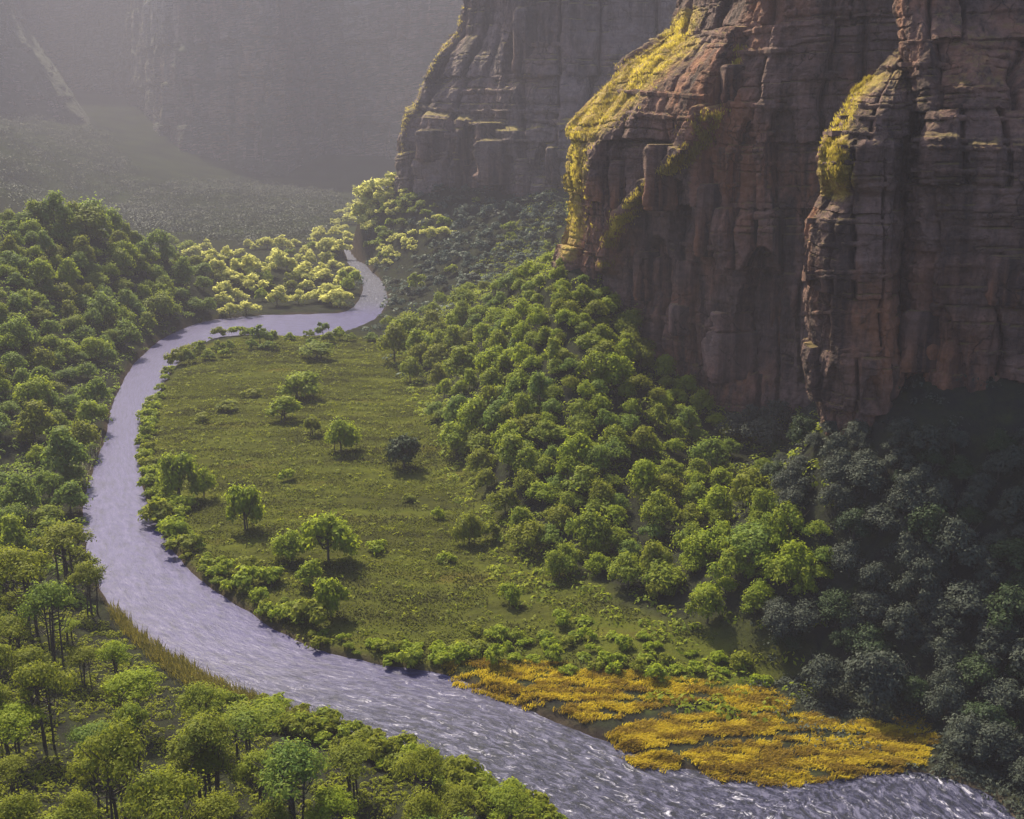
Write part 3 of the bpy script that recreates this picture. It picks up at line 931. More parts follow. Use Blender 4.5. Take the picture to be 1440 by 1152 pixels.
M_PINK = rock_mat('sandstone_rose', (0.120, 0.070, 0.066), (0.230, 0.140, 0.122), (0.300, 0.185, 0.165), (0.270, 0.120, 0.085), (0.30, 0.22, 0.03), 1.0, 0.3)
for q in ((1030, 500, 78, 78, 3.6, 1, M_PINK), (1030, 452, 60, 30, 3.2, 2, M_PINK), (1098, 440, 34, 110, 2.6, 3, None), (910, 388, 36, 70, 2.6, 4, None), (930, 250, 46, 90, 2.2, 5, None), (1000, 310, 46, 100, 2.4, 6, None),
          (955, 450, 30, 44, 2.4, 7, M_PINK), (880, 262, 44, 70, 2.0, 8, None), (1030, 118, 30, 50, 2.0, 9, None)):
    b = block(buttress, A_BVH, *q[:6], q[6])
    if b and q[0] == 1030 and q[1] == 500: b['label'] = 'pale rose square block at the foot of the buttress'
for q in ((1300, 480, 66, 90, 1.6, 22, None), (1412, 395, 44, 70, 1.8, 23, None)):
    block(wall, W_BVH, *q[:6], q[6])
for q in ((706, 228, 72, 62, 7, 31, None), (778, 232, 20, 50, 6, 32, None), (690, 185, 40, 26, 6, 33, None), (740, 60, 34, 90, 6, 34, None), (610, 205, 46, 44, 5, 35, None)):
    block(spur, C_BVH, *q[:6], q[6])


# ------------------------------------------------------------------ plants: prototypes
def crown_mesh(name, seed, lobes, leaves, leaf, R=1.0, H=1.0, flat=0.75, spiky=0.0, low=-0.35):
    """a crown of leaves on several rounded boughs; R, H in metres, its foot at z = 0"""
    r = np.random.default_rng(seed)
    V, tint = [], []
    C = []
    for k in range(lobes):
        a = k * 2.399963 + r.uniform(-.5, .5)
        q = math.sqrt((k + 0.3) / lobes)
        hz = (1 - q * q * 0.75) * r.uniform(0.72, 1.02)
        qq = q * R * r.uniform(0.50, 0.84)
        C.append((qq * math.cos(a), qq * math.sin(a), H * (0.16 + 0.58 * hz * r.uniform(.8, 1.12)), r.uniform(0.22, 0.44) * R, r.uniform(0, 1)))
    for (cx, cy_, cz_, cr, ct) in C:
        n = int(leaves / lobes * (cr / (0.38 * R)) ** 2)
        v = r.normal(size=(n, 3)); v /= np.linalg.norm(v, axis=1, keepdims=True)
        v[:, 2] = np.where(v[:, 2] < low, -v[:, 2] * 0.8, v[:, 2])
        rad = cr * r.uniform(0.55, 1.10, n) * (1 + spiky * r.uniform(-.4, .8, n) * (r.uniform(0, 1, n) < 0.6))
        # boughs: sprays that hang together
        ph = np.arctan2(v[:, 1], v[:, 0])
        rad *= 1 + 0.20 * np.sin(ph * 5 + ct * 20) * np.sin(v[:, 2] * 6 + ct * 9) + 0.12 * np.sin(ph * 3 + ct * 40 + v[:, 2] * 4)
        p = np.stack((cx + v[:, 0] * rad, cy_ + v[:, 1] * rad, cz_ + v[:, 2] * rad * flat), 1)
        nn = v * np.array((1, 1, 1.0)) + r.normal(size=(n, 3)) * 0.36 + np.array((0, 0, 0.55))
        nn /= np.linalg.norm(nn, axis=1, keepdims=True)
        a1 = np.cross(nn, r.normal(size=(n, 3))); a1 /= np.linalg.norm(a1, axis=1, keepdims=True)
        a2 = np.cross(nn, a1)
        L = (leaf * r.uniform(0.6, 1.3, n))[:, None]
        W_ = L * r.uniform(0.38, 0.62, n)[:, None]
        q4 = np.stack((p - a1 * L * .5, p + a2 * W_ * .5 - nn * L * .06, p + a1 * L * .5 - nn * L * 0.12, p - a2 * W_ * .5 - nn * L * .06), 1)
        V.append(q4.reshape(-1, 3))
        tt = np.clip(0.35 * ct + 0.5 * r.uniform(0, 1, n) ** 2 + 0.15 * r.uniform(0, 1, n), 0, 1)
        tint.append(np.repeat(tt, 4))
    V = np.concatenate(V); tint = np.concatenate(tint)
    me = mesh_np(name, V, np.arange(len(V)).reshape(-1, 4), M_LEAF['ash'], False)
    if len(me.vertices) == len(tint):
        at = me.attributes.new('tint', 'FLOAT', 'POINT')
        at.data.foreach_set('value', tint.astype(np.float32))
    return me


def tube(P, r0, r1, sides=6):
    P = np.asarray(P, float)
    n = len(P)
    V, F = [], []
    for i in range(n):
        tg = P[min(i + 1, n - 1)] - P[max(i - 1, 0)]; tg /= np.linalg.norm(tg) + 1e-9
        a = np.cross(tg, (0.3, 0.9, 0.2)); a /= np.linalg.norm(a) + 1e-9
        b = np.cross(tg, a)
        rr = r0 + (r1 - r0) * i / (n - 1)
        for k in range(sides):
            an = 2 * math.pi * k / sides
            V.append(P[i] + rr * (math.cos(an) * a + math.sin(an) * b))
    for i in range(n - 1):
        for k in range(sides):
            F.append((i * sides + k, i * sides + (k + 1) % sides, (i + 1) * sides + (k + 1) % sides, (i + 1) * sides + k))
    return np.array(V), np.array(F)


def trunk_mesh(name, seed, h, r, top, spread, limbs, mat, stems=1):
    rr = np.random.default_rng(seed)
    VV_, FF = [], []
    k = 0
    for s in range(stems):
        base = np.array((rr.uniform(-.3, .3) * (s > 0) * spread, rr.uniform(-.3, .3) * (s > 0) * spread, -0.6))
        lean = rr.uniform(-.06, .06, 2) * h
        P = [base + np.array((lean[0] * t ** 1.5 + rr.uniform(-.05, .05) * t, lean[1] * t ** 1.5 + rr.uniform(-.05, .05) * t, t * (top + .6))) for t in np.linspace(0, 1, 7)]
        V, F = tube(P, r * (1 if s == 0 else .7), r * 0.35)
        VV_.append(V); FF.append(F + k); k += len(V)
        for l in range(limbs):
            t0 = rr.uniform(0.5, 0.95)
            p = P[0] + (P[-1] - P[0]) * t0
            a = rr.uniform(0, 6.283)
            e = np.array((math.cos(a) * spread * rr.uniform(.5, .9), math.sin(a) * spread * rr.uniform(.5, .9), top * t0 + (h - top) * rr.uniform(.25, .8)))
            m_ = (p + e) / 2 + np.array((0, 0, -0.08 * h))
            V, F = tube([p, m_, e], r * 0.42, r * 0.12, 5)
            VV_.append(V); FF.append(F + k); k += len(V)
    return mesh_np(name, np.concatenate(VV_), np.concatenate(FF), mat, True)


# each: list of (crown mesh, crown foot height, trunk mesh, total height, radius) in metres
def protos(n, seed, R, H, foot, leaves, leaf, lobes, trunk_r, bark, limbs=4, stems=1, flat=0.75, spiky=0.0, low=-0.35):
    out = []
    for i in range(n):
        rr = random.Random(seed + i)
        Ri, Hi = R * rr.uniform(.88, 1.12), H * rr.uniform(.9, 1.12)
        c = crown_mesh('crown', seed + i, lobes + rr.randint(-1, 2), leaves, leaf, Ri, Hi - foot, flat, spiky, low)
        tr = trunk_mesh('trunk', seed + 50 + i, Hi, trunk_r, foot + (Hi - foot) * 0.45, Ri, limbs, bark, stems)
        out.append((c, foot, tr, Hi, Ri))
    return out


P_FG = protos(7, 1000, 4.4, 12.0, 6.0, 5600, 0.42, 12, 0.25, M_BARK, 7, 4, 0.72, 0.6)
P_MID = protos(8, 1100, 4.2, 7.4, 0.7, 3600, 0.66, 11, 0.22, M_BARK, 5, 1, 0.85, 0.55, -0.6)
P_FAR = protos(7, 1200, 4.2, 6.6, -0.6, 1100, 1.15, 6, 0.25, M_BARK, 3, 1, 0.8, 0.2)
P_MEAD = protos(5, 1300, 3.6, 7.4, 0.0, 4200, 0.62, 10, 0.22, M_BARK, 6, 2, 0.85, 0.6, -0.85)
P_NEAR = protos(6, 1500, 4.2, 7.4, 0.6, 5600, 0.46, 12, 0.22, M_BARK, 5, 1, 0.85, 0.5, -0.6)
P_BUSH = protos(7, 1400, 2.0, 2.4, 0.0, 800, 0.55, 5, 0.07, M_BARKP, 4, 3, 0.8, 0.4)


def put(name, proto, loc, s, sz, rot, mat, cat, parts=True):
    c, foot, tr, H, R = proto
    if parts:
        e = bpy.data.objects.new(name, None)
        e.empty_display_size = 0.5
        COL.objects.link(e)
        co = link('crown', c, e, (0, 0, foot))
        co.material_slots[0].link = 'OBJECT'; co.material_slots[0].material = mat
        link('trunk', tr, e)
    else:
        e = bpy.data.objects.new(name, c)
        COL.objects.link(e)
        e.material_slots[0].link = 'OBJECT'; e.material_slots[0].material = mat
    e.location = loc
    e.rotation_euler = (0, 0, rot)
    e.scale = (s, s, sz)
    e['category'] = cat
    return e


ORD = ['first', 'second', 'third', 'fourth', 'fifth', 'sixth', 'seventh', 'eighth', 'ninth', 'tenth', 'eleventh', 'twelfth', 'thirteenth', 'fourteenth', 'fifteenth', 'sixteenth', 'seventeenth', 'eighteenth', 'nineteenth', 'twentieth',
       'twenty-first', 'twenty-second', 'twenty-third', 'twenty-fourth', 'twenty-fifth', 'twenty-sixth', 'twenty-seventh', 'twenty-eighth', 'twenty-ninth', 'thirtieth', 'thirty-first', 'thirty-second', 'thirty-third', 'thirty-fourth', 'thirty-fifth', 'thirty-sixth', 'thirty-seventh', 'thirty-eighth', 'thirty-ninth', 'fortieth']


def grow_zone(poly, cpx, name, cat, group, plist, mats, frac, size, seed, lab, parts=True, row=0.5, colw=0.84, jit=0.28, vis=True, rowname='row', rev=False):
    """fill a part of the land with single trees in staggered rows; cpx(py) gives the crown width wanted, in picture pixels"""
    r = random.Random(seed)
    P = np.array(poly, float)
    y = P[:, 1].max()
    rows = []
    k = 0
    while y > P[:, 1].min():
        w = cpx(y)
        rowl = []
        x = P[:, 0].min() - r.uniform(0, 1) * w
        while x < P[:, 0].max() + w:
            px = x + r.uniform(-jit, jit) * w; py = y + r.uniform(-jit, jit) * w * 0.6
            x += w * colw * r.uniform(0.85, 1.15)
            if not in_poly(np.array([px]), np.array([py]), P)[0]:
                continue
            pr = r.choice(plist)
            up = pr[3] * 0.6 * size
            g = hit(px, py, up)
            if g is None: continue
            want = w * r.choice((0.72, 0.85, 0.95, 1.0, 1.1, 1.35)) * r.uniform(0.94, 1.06) * g[1] / FPX / 2
            s = want / pr[4]
            sz = s * r.uniform(0.68, 1.30)
            g = hit(px, py, pr[3] * sz * 0.6)
            if g is None: continue
            X, Y = np.array([g[0]]), np.array([g[1]])
            z, ds = land(X, Y)
            if ds[0] < 1.2: continue
            if vis and not visible((g[0], g[1], z[0] + pr[3] * sz * 0.85)):
                continue
            m = mats[0] if r.random() < frac else r.choice(mats)
            e = put(name, pr, (g[0], g[1], z[0] - 0.1), s, sz, r.uniform(0, 6.28), M_LEAF[m], cat, parts)
            e['group'] = group
            rowl.append((px, e, m, want))
        if rowl:
            rows.append(rowl)
        y -= w * row
    HUE = {'ash': 'deep green', 'oak': 'mid green', 'poplar': 'olive green', 'shade_grey': 'grey green', 'gold': 'golden', 'willow': 'bright green', 'sage': 'sage grey', 'dark_shade': 'dark green'}
    for i, rl in enumerate(rows):
        rl.sort(key=lambda q: -q[0] if rev else q[0])
        for j, (px, e, m, want) in enumerate(rl):
            e['label'] = lab % (HUE[m], ORD[min(i, 29)], ORD[min(j, 29)])
    return sum(len(q) for q in rows)


cnt = {}
# left hill above the river; trees of no known species
cnt['hill'] = grow_zone([(-10, 300), (60, 285), (130, 292), (200, 318), (260, 345), (300, 352), (285, 400), (300, 432), (230, 448), (190, 482), (150, 545), (130, 600), (105, 660), (100, 720), (112, 790), (-10, 835)],
                        lambda y: 27 + (y - 290) * 0.075, 'hill_tree', 'tree', 'trees on the hill left of the river', P_MID, ['ash', 'oak', 'poplar', 'willow'], 0.3, 1.0, 3,
                        '%s tree on the left hill, %s row uphill, %s from the picture edge', row=0.46)
# far bank in the light, its sun also put into gold leaf colour
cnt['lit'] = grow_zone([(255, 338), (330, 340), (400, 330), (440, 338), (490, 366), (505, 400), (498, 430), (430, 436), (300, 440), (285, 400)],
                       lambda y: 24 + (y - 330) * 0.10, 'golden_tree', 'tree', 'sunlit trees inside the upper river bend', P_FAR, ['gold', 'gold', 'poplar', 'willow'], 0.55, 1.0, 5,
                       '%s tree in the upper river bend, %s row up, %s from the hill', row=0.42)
cnt['ridge'] = grow_zone([(422, 348), (500, 278), (560, 234), (588, 254), (566, 290), (530, 314), (492, 350), (476, 368)],  # bright gold leaves paint the sunlit band on the crest
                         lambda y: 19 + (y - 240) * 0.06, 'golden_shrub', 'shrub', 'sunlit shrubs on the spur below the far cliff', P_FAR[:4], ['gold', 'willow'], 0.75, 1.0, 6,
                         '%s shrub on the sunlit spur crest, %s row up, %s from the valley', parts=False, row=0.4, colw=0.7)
cnt['streak'] = grow_zone([(500, 374), (535, 342), (590, 312), (622, 298), (634, 318), (592, 346), (545, 370), (518, 386)],  # second band of sunlight made with gold leaf colour
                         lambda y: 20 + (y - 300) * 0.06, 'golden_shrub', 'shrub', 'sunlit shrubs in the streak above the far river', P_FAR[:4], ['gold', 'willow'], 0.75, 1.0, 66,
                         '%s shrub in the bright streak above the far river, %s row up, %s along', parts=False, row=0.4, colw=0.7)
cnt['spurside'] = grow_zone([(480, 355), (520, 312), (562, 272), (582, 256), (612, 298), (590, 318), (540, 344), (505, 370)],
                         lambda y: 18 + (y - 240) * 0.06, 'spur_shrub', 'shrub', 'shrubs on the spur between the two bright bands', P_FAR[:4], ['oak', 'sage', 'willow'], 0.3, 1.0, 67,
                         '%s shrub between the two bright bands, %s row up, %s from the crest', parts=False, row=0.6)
cnt['scrub'] = grow_zone([(582, 250), (660, 262), (700, 282), (770, 268), (792, 262), (790, 345), (720, 372), (640, 400), (556, 425), (545, 390), (600, 340), (640, 318), (612, 296)],
                         lambda y: 17 + (y - 240) * 0.06, 'sage_shrub', 'shrub', 'scrub on the slope below the hazy cliff', P_FAR, ['sage', 'sage', 'shade_grey', 'oak'], 0.6, 1.0, 7,
                         '%s shrub under the hazy cliff, %s row uphill, %s from the ridge', parts=False, row=0.62)
cnt['bend'] = grow_zone([(255, 492), (300, 474), (350, 462), (420, 452), (480, 456), (530, 462), (520, 476), (430, 482), (330, 490), (262, 508)],
                        lambda y: 27, 'bank_tree', 'tree', 'trees on the inner bank of the upper bend', P_FAR, ['oak', 'willow', 'ash'], 0.5, 1.0, 71,
                        '%s tree on the upper bend inner bank, %s row back, %s going upstream', row=0.5)
# slope under the buttress; mixed trees, species unknown
cnt['slope'] = grow_zone([(545, 448), (600, 420), (660, 396), (720, 376), (790, 352), (850, 392), (905, 470), (960, 530), (1005, 560), (1060, 620), (1090, 680), (1170, 740), (1185, 790), (1130, 830), (1000, 850), (900, 842), (820, 800), (745, 770), (690, 690), (640, 620), (600, 560), (560, 490)],
                         lambda y: 29 + (y - 360) * 0.078, 'slope_tree', 'tree', 'trees on the slope under the sunlit buttress', P_MID, ['oak', 'ash', 'willow', 'poplar', 'willow'], 0.25, 1.0, 9,
                         '%s tree under the buttress, %s row above the meadow, %s from the river', row=0.42, colw=0.78)
# trees with shade put into their dark leaf colours, even where sun reaches
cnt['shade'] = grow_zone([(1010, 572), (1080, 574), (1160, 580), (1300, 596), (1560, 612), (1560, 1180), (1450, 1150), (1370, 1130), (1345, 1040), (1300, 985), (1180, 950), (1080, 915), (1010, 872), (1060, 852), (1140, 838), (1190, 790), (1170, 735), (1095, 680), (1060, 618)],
                         lambda y: 50 + (y - 590) * 0.085, 'shaded_tree', 'tree', 'grey green trees in the shade under the pillar', P_NEAR, ['shade_grey', 'dark_shade'], 0.6, 1.0, 11,
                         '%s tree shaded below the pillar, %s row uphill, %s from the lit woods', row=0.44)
# wooded shoulder in front; tall trees, not told apart by species
cnt['front'] = grow_zone([(-20, 790), (60, 770), (100, 765), (135, 835), (190, 898), (250, 958), (330, 1005), (430, 1020), (500, 1035), (580, 1062), (660, 1098), (730, 1140), (760, 1200), (-20, 1200)],
                         lambda y: 78 + (y - 830) * 0.09, 'near_bank_tree', 'tree', 'trees on the near bank', P_FG, ['poplar', 'oak', 'ash', 'willow'], 0.4, 1.0, 13,
                         '%s tall tree on the near bank, %s row back, %s from the shore', row=0.52, colw=0.80, vis=False, rev=True)

# ------------------------------------------------------------------ single meadow trees and bushes
def single(px, py, wpx, hpx, plist, mat, label, name, cat, seed, parts=True, group=None):
    """a plant whose foot shows at (px, py)"""
    r = random.Random(seed)
    g = hit(px, py)
    pr = plist[seed % len(plist)]
    k = g[1] / FPX
    s = wpx * k / 2 / pr[4]
    sz = hpx * k / pr[3] * 1.02
    e = put(name, pr, (g[0], g[1], g[2] - 0.05), s, sz, r.uniform(0, 6.28), M_LEAF[mat], cat, parts)
    e['label'] = label
    if group: e['group'] = group
    return e


MT = 'scattered trees on the riverside meadow'
for i, q in enumerate((
        (345, 745, 60, 92, 'willow', 'round bright green tree alone near the bend, between the paired trees and the big tree'),
        (462, 790, 92, 104, 'willow', 'largest bright green meadow tree with a broad split crown'),
        (410, 790, 60, 56, 'willow', 'small bright green tree touching the big meadow tree on its river side'),
        (466, 868, 60, 90, 'willow', 'bright green meadow tree standing nearest the lower shore below the big tree'),
        (436, 826, 50, 50, 'willow', 'low bright green tree between the big meadow tree and the one below'),
        (253, 700, 66, 92, 'willow', 'bright green tree by the river, taller one of the pair at the bend'),
        (287, 700, 40, 62, 'willow', 'bright green tree by the river, smaller one of the pair at the bend'),
        (480, 635, 54, 58, 'willow', 'bright green tree with thin dark stem in the middle of the meadow'),
        (440, 612, 30, 40, 'poplar', 'narrow olive green tree in the upper meadow beside the thin stemmed tree'),
        (400, 592, 56, 44, 'willow', 'spreading bright green tree with dark foot in the upper meadow'),
        (425, 560, 70, 50, 'willow', 'wide bright green tree in the upper meadow furthest up the grass'),
        (716, 850, 40, 46, 'willow', 'small yellow green tree at the lower edge of the slope woods'),
        (660, 765, 46, 56, 'poplar', 'yellowish olive tree where the meadow meets the slope woods'),
        (445, 505, 60, 34, 'oak', 'low green tree at the far end of the meadow'))):
    single(q[0], q[1], q[2], q[3], P_MEAD, q[4], q[5], 'meadow_tree', 'tree', 20 + i, True, MT)
single(569, 660, 62, 72, P_MEAD, 'dark_shade', 'dense dark rounded shrub standing at the edge of the slope woods', 'dark_shrub', 'shrub', 41)
for i, q in enumerate((
        (530, 775, 44, 22, 'willow', 'low bright green bush on the open grass beside the big meadow tree'),
        (575, 705, 26, 14, 'poplar', 'small olive bush on the open grass below the dark shrub'),
        (615, 730, 24, 20, 'willow', 'small yellow green bush on the open grass near the slope woods'),
        (320, 578, 44, 16, 'poplar', 'flat olive bush in the upper meadow beside the river curve'),
        (285, 592, 34, 14, 'poplar', 'small flat olive bush in the upper meadow nearest the river curve'),
        (355, 558, 36, 15, 'poplar', 'flat olive bush in the upper meadow beside the wide bright tree'),
        (405, 676, 34, 22, 'willow', 'bright green bush on the grass above the big meadow tree'),
        (630, 790, 34, 18, 'willow', 'yellow green bush at the lower edge of the slope woods'),
        (380, 820, 54, 30, 'willow', 'spreading bright green bush near the shore below the bend'),
        (350, 800, 40, 22, 'poplar', 'olive bush near the shore beside the spreading bright bush'),
        (690, 760, 40, 34, 'poplar', 'olive bush at the foot of the slope woods beside the yellowish tree'))):
    single(*q[:4], P_BUSH, q[4], q[5], 'bush', 'bush', 60 + i, False, 'bushes scattered over the meadow')

# bushes lining the inner bank
r = random.Random(17)
BK = 'bushes lining the inner river bank'
idx = 0
NB = np.array([on_z(*b)[:2] for a, b in SEC])
line = []
i = 200
dist_acc = 0
last = None
order = 0
last_st = ''
for i in range(112, NSEC - 20):
    p = BANK_I[i]; d = (BANK_I[i] - BANK_O[i]); d /= np.linalg.norm(d)
    if p[1] < 118 or p[0] > 60: continue
    sp_ = 3.4 if p[1] < 320 else 6.0
    if last is not None and np.linalg.norm(p - last) < sp_ * r.uniform(0.7, 1.1): continue
    last = p
    px_, py_ = to_px((p[0], p[1], 1))
    if px_ > 615: continue
    for kk in range(2 if p[1] < 330 else 1):
        q = p + d * (1.8 + kk * 3.1 + r.uniform(-.6, 1.8))
        z, ds = land(np.array([q[0]]), np.array([q[1]]))
        pr = r.choice(P_BUSH)
        s = r.choice((0.5, 0.7, 0.9, 1.1, 1.35, 1.8)) * r.uniform(.9, 1.1) * (1.25 if p[1] > 330 else 1.0)
        if kk == 0:
            st = 'between the upper bend and the flat bushes' if py_ < 590 else 'beside the paired trees' if py_ < 715 else 'across from the lone round tree' if py_ < 800 else 'across from the big tree' if py_ < 880 else 'between the lower shore tree and the golden reeds'
            order = order + 1 if st == last_st else 1
            last_st = st
        if r.random() < 0.08: continue
        e = put('bush', pr, (q[0], q[1], z[0] - 0.1), s, s * r.uniform(0.8, 1.2), r.uniform(0, 6.28), M_LEAF[r.choice(['willow', 'willow', 'oak', 'poplar'])], 'bush', False)
        e['group'] = BK
        e['label'] = '%s bank bush downstream, %s, %s row' % (ORD[order - 1], st, 'waterside' if kk == 0 else 'meadow side')
cnt['bank'] = order
last = None
order = 0
for i in range(200, NSEC):
    p = BANK_O[i]; d = (BANK_O[i] - BANK_I[i]); d /= np.linalg.norm(d)
    if p[1] > 141 or p[1] < 92: continue
    if last is not None and np.linalg.norm(p - last) < 2.0 * r.uniform(0.7, 1.2): continue
    last = p
    order += 1
    for kk in range(3):
        q = p + d * (1.7 + kk * 2.6 + r.uniform(-.6, .8))
        z, ds = land(np.array([q[0]]), np.array([q[1]]))
        pr = r.choice(P_BUSH)
        s_ = r.uniform(0.75, 1.35)
        e = put('bush', pr, (q[0], q[1], z[0] - 0.1), s_, s_ * r.uniform(0.8, 1.2), r.uniform(0, 6.28), M_LEAF[r.choice(['poplar', 'oak', 'poplar', 'willow'])], 'bush', False)
        e['group'] = 'bushes along the near bank'
        e['label'] = '%s near bank bush past the ochre grass, %s line from the water' % (ORD[min(order - 1, 39)], ('first', 'second', 'third')[kk])
# low bushes on the lower meadow, edge of the dark woods
cnt['lower'] = grow_zone([(560, 905), (640, 885), (720, 880), (800, 862), (880, 880), (960, 905), (1060, 925), (1090, 955), (900, 948), (760, 935), (640, 925)],
                         lambda y: 34, 'bush', 'bush', 'low bushes on the lower meadow above the golden reeds', P_BUSH, ['willow', 'poplar', 'oak'], 0.4, 1.0, 19,
                         '%s low bush above the golden reeds, %s row up, %s from the river', parts=False, row=0.5, colw=0.9)


# ------------------------------------------------------------------ grasses
def blades(name, P, h, w, lean, mat, per, seed, spread, splay=0.35, tscale=None):
    """tufts: per blades (each two triangles) at every point of P (n, 3)"""
    r = np.random.default_rng(seed)
    n = len(P) * per
    B = np.repeat(P, per, axis=0) + np.concatenate((r.normal(size=(n, 2)) * spread, np.zeros((n, 1))), 1)
    hh = h * r.uniform(0.5, 1.25, n)
    a = r.uniform(0, 2 * math.pi, n)
    side = np.stack((np.cos(a), np.sin(a), np.zeros(n)), 1) * (w * r.uniform(.6, 1.3, n))[:, None]
    ln = (np.asarray(lean)[None, :] + r.normal(size=(n, 2)) * splay) * hh[:, None]
    mid_ = B + np.concatenate((ln * 0.35, (hh * 0.6)[:, None]), 1)
    tip = B + np.concatenate((ln, hh[:, None]), 1)
    B = B - np.array((0, 0, 0.12))
    V = np.stack((B - side, B + side, mid_ + side * .8, tip, mid_ - side * .8), 1).reshape(-1, 3)
    k = np.arange(n)[:, None] * 5
    F = np.concatenate((k + np.array((0, 1, 2)), k + np.array((0, 2, 4)), k + np.array((4, 2, 3))), 0)
    me = mesh_np(name, V, F, mat, False)
    own = r.uniform(0, 1, len(P)) if tscale is None else smooth(0.3, 0.7, vnoise(P[:, 0] / tscale[0], P[:, 1] / tscale[1], seed))
    tt = np.repeat(np.clip(np.repeat(own, per) * .65 + r.uniform(0, .35, n), 0, 1), 5)
    if len(me.vertices) == len(tt):
        at = me.attributes.new('tint', 'FLOAT', 'POINT'); at.data.foreach_set('value', tt.astype(np.float32))
    return me


def scatter(poly_px, n, seed, z=0.9, dens=None):
    """random points on the land inside an area given by its outline, even over the land"""
    poly = np.array([on_z(*p, z)[:2] for p in poly_px])
    r = np.random.default_rng(seed)
    lo, hi = poly.min(0), poly.max(0)
    X = r.uniform(lo[0], hi[0], n * 4); Y = r.uniform(lo[1], hi[1], n * 4)
    m = in_poly(X, Y, poly)
    if dens is not None: m &= dens(X, Y) > r.uniform(0, 1, n * 4)
    X, Y = X[m][:n], Y[m][:n]
    Z, ds = land(X, Y)
    k = ds > 0.5
    return np.stack((X[k], Y[k], Z[k]), 1)


def low_cover(name, poly_px, n, seed, mat, z=4.0, rad=1.3, leaf=0.8, per=26):
    P = scatter(poly_px, n, seed, z)
    r = np.random.default_rng(seed + 1)
    m = len(P) * per
    B = np.repeat(P, per, axis=0)
    v = r.normal(size=(m, 3)); v /= np.linalg.norm(v, axis=1, keepdims=True); v[:, 2] = np.abs(v[:, 2])
    S = np.repeat(rad * r.uniform(.6, 1.4, len(P)), per)
    c = B + v * S[:, None] * np.array((1.2, 1.2, 0.8))
    nn = v + r.normal(size=(m, 3)) * 0.4 + np.array((0, 0, 0.5)); nn /= np.linalg.norm(nn, axis=1, keepdims=True)
    a1 = np.cross(nn, r.normal(size=(m, 3))); a1 /= np.linalg.norm(a1, axis=1, keepdims=True)
    a2 = np.cross(nn, a1)
    L = (leaf * r.uniform(.6, 1.3, m))[:, None]
    q = np.stack((c - a1 * L * .5, c + a2 * L * .27, c + a1 * L * .5, c - a2 * L * .27), 1).reshape(-1, 3)
    me = mesh_np(name, q, np.arange(len(q)).reshape(-1, 4), mat, False)
    at = me.attributes.new('tint', 'FLOAT', 'POINT')
    at.data.foreach_set('value', np.repeat(np.clip(np.repeat(r.uniform(0, .6, len(P)), per) + r.uniform(0, .4, m), 0, 1), 4).astype(np.float32))
    return tag(link(name, me), kind='stuff')


MEADOW_PX = [(470, 472), (560, 478), (612, 570), (652, 650), (690, 720), (770, 800), (870, 860), (1000, 905), (1130, 945), (1000, 965), (760, 948), (620, 940), (430, 900), (290, 812), (220, 722), (203, 640), (224, 565), (272, 497), (352, 476)]
tag(low_cover('meadow_herbs', MEADOW_PX, 1500, 49, M_LEAF['poplar'], 1.0, 0.7, 0.6, 16), kind='stuff')
P = scatter(MEADOW_PX, 26000, 5, dens=lambda X, Y: smooth(0.32, 0.62, vnoise(X / 15, Y / 3.4, 3) * .65 + .35 * vnoise(X / 4, Y / 1.6, 8)) * .95 + .05)
tag(link('meadow_grass', blades('meadow_grass', P, 0.36, 0.13, (0.3, -0.9), M_GRASS, 4, 6, 0.75, 0.9, (16, 3.5))), kind='stuff')

REEDS = [
    ([(618, 934), (700, 936), (800, 940), (775, 975), (745, 996), (690, 978), (640, 960)], 1000),
    ([(775, 952), (860, 948), (960, 956), (1060, 968), (1120, 985), (1100, 1003), (1000, 1000), (940, 992), (870, 1014), (820, 1022), (760, 996)], 2400),
    ([(850, 1036), (900, 1016), (960, 1004), (1010, 1006), (1100, 1008), (1190, 1005), (1210, 1014), (1130, 1030), (1010, 1038), (940, 1052), (880, 1056)], 1900),
    ([(960, 1062), (1010, 1046), (1080, 1042), (1150, 1032), (1215, 1016), (1290, 1010), (1318, 1045), (1290, 1076), (1210, 1090), (1100, 1102), (1010, 1094)], 2800),
    ([(870, 1062), (930, 1060), (965, 1070), (940, 1082), (890, 1076)], 300),
]
RL = ['golden reed bed nearest the open river bend', 'broad orange gold reed bed against the meadow edge', 'golden reed bed in the middle between two dark channels', 'bright yellow reed bed furthest out beside the shaded shore', 'small golden reed patch standing in the shallows']
for i, (pl, n) in enumerate(REEDS):
    poly = np.array([on_z(*p, 0.3)[:2] for p in pl])
    rr_ = np.random.default_rng(80 + i)
    lo, hi = poly.min(0), poly.max(0)
    X = rr_.uniform(lo[0], hi[0], n * 4); Y = rr_.uniform(lo[1], hi[1], n * 4)
    ed = seg_dist(X, Y, np.concatenate((poly, poly[:1])))
    s_ = np.where(in_poly(X, Y, poly), ed, -ed) + 0.8 * fbm(X / 2.2, Y / 1.5, 90 + i, 3)
    m = (s_ > 0) & (vnoise(X / 3.4 + Y / 6, Y / 0.7, 91 + i) > 0.34)
    X, Y = X[m][:n], Y[m][:n]
    Z, ds = land(X, Y)
    P = np.stack((X, Y, np.maximum(Z, 0.0)), 1)
    tag(link('reed_bed', blades('reed_bed', P, 0.50, 0.06, (0.5, -0.55), M_REED, 9, 95 + i, 0.24, 0.5, (2.6, 0.9))), RL[i], 'reeds', kind='stuff')

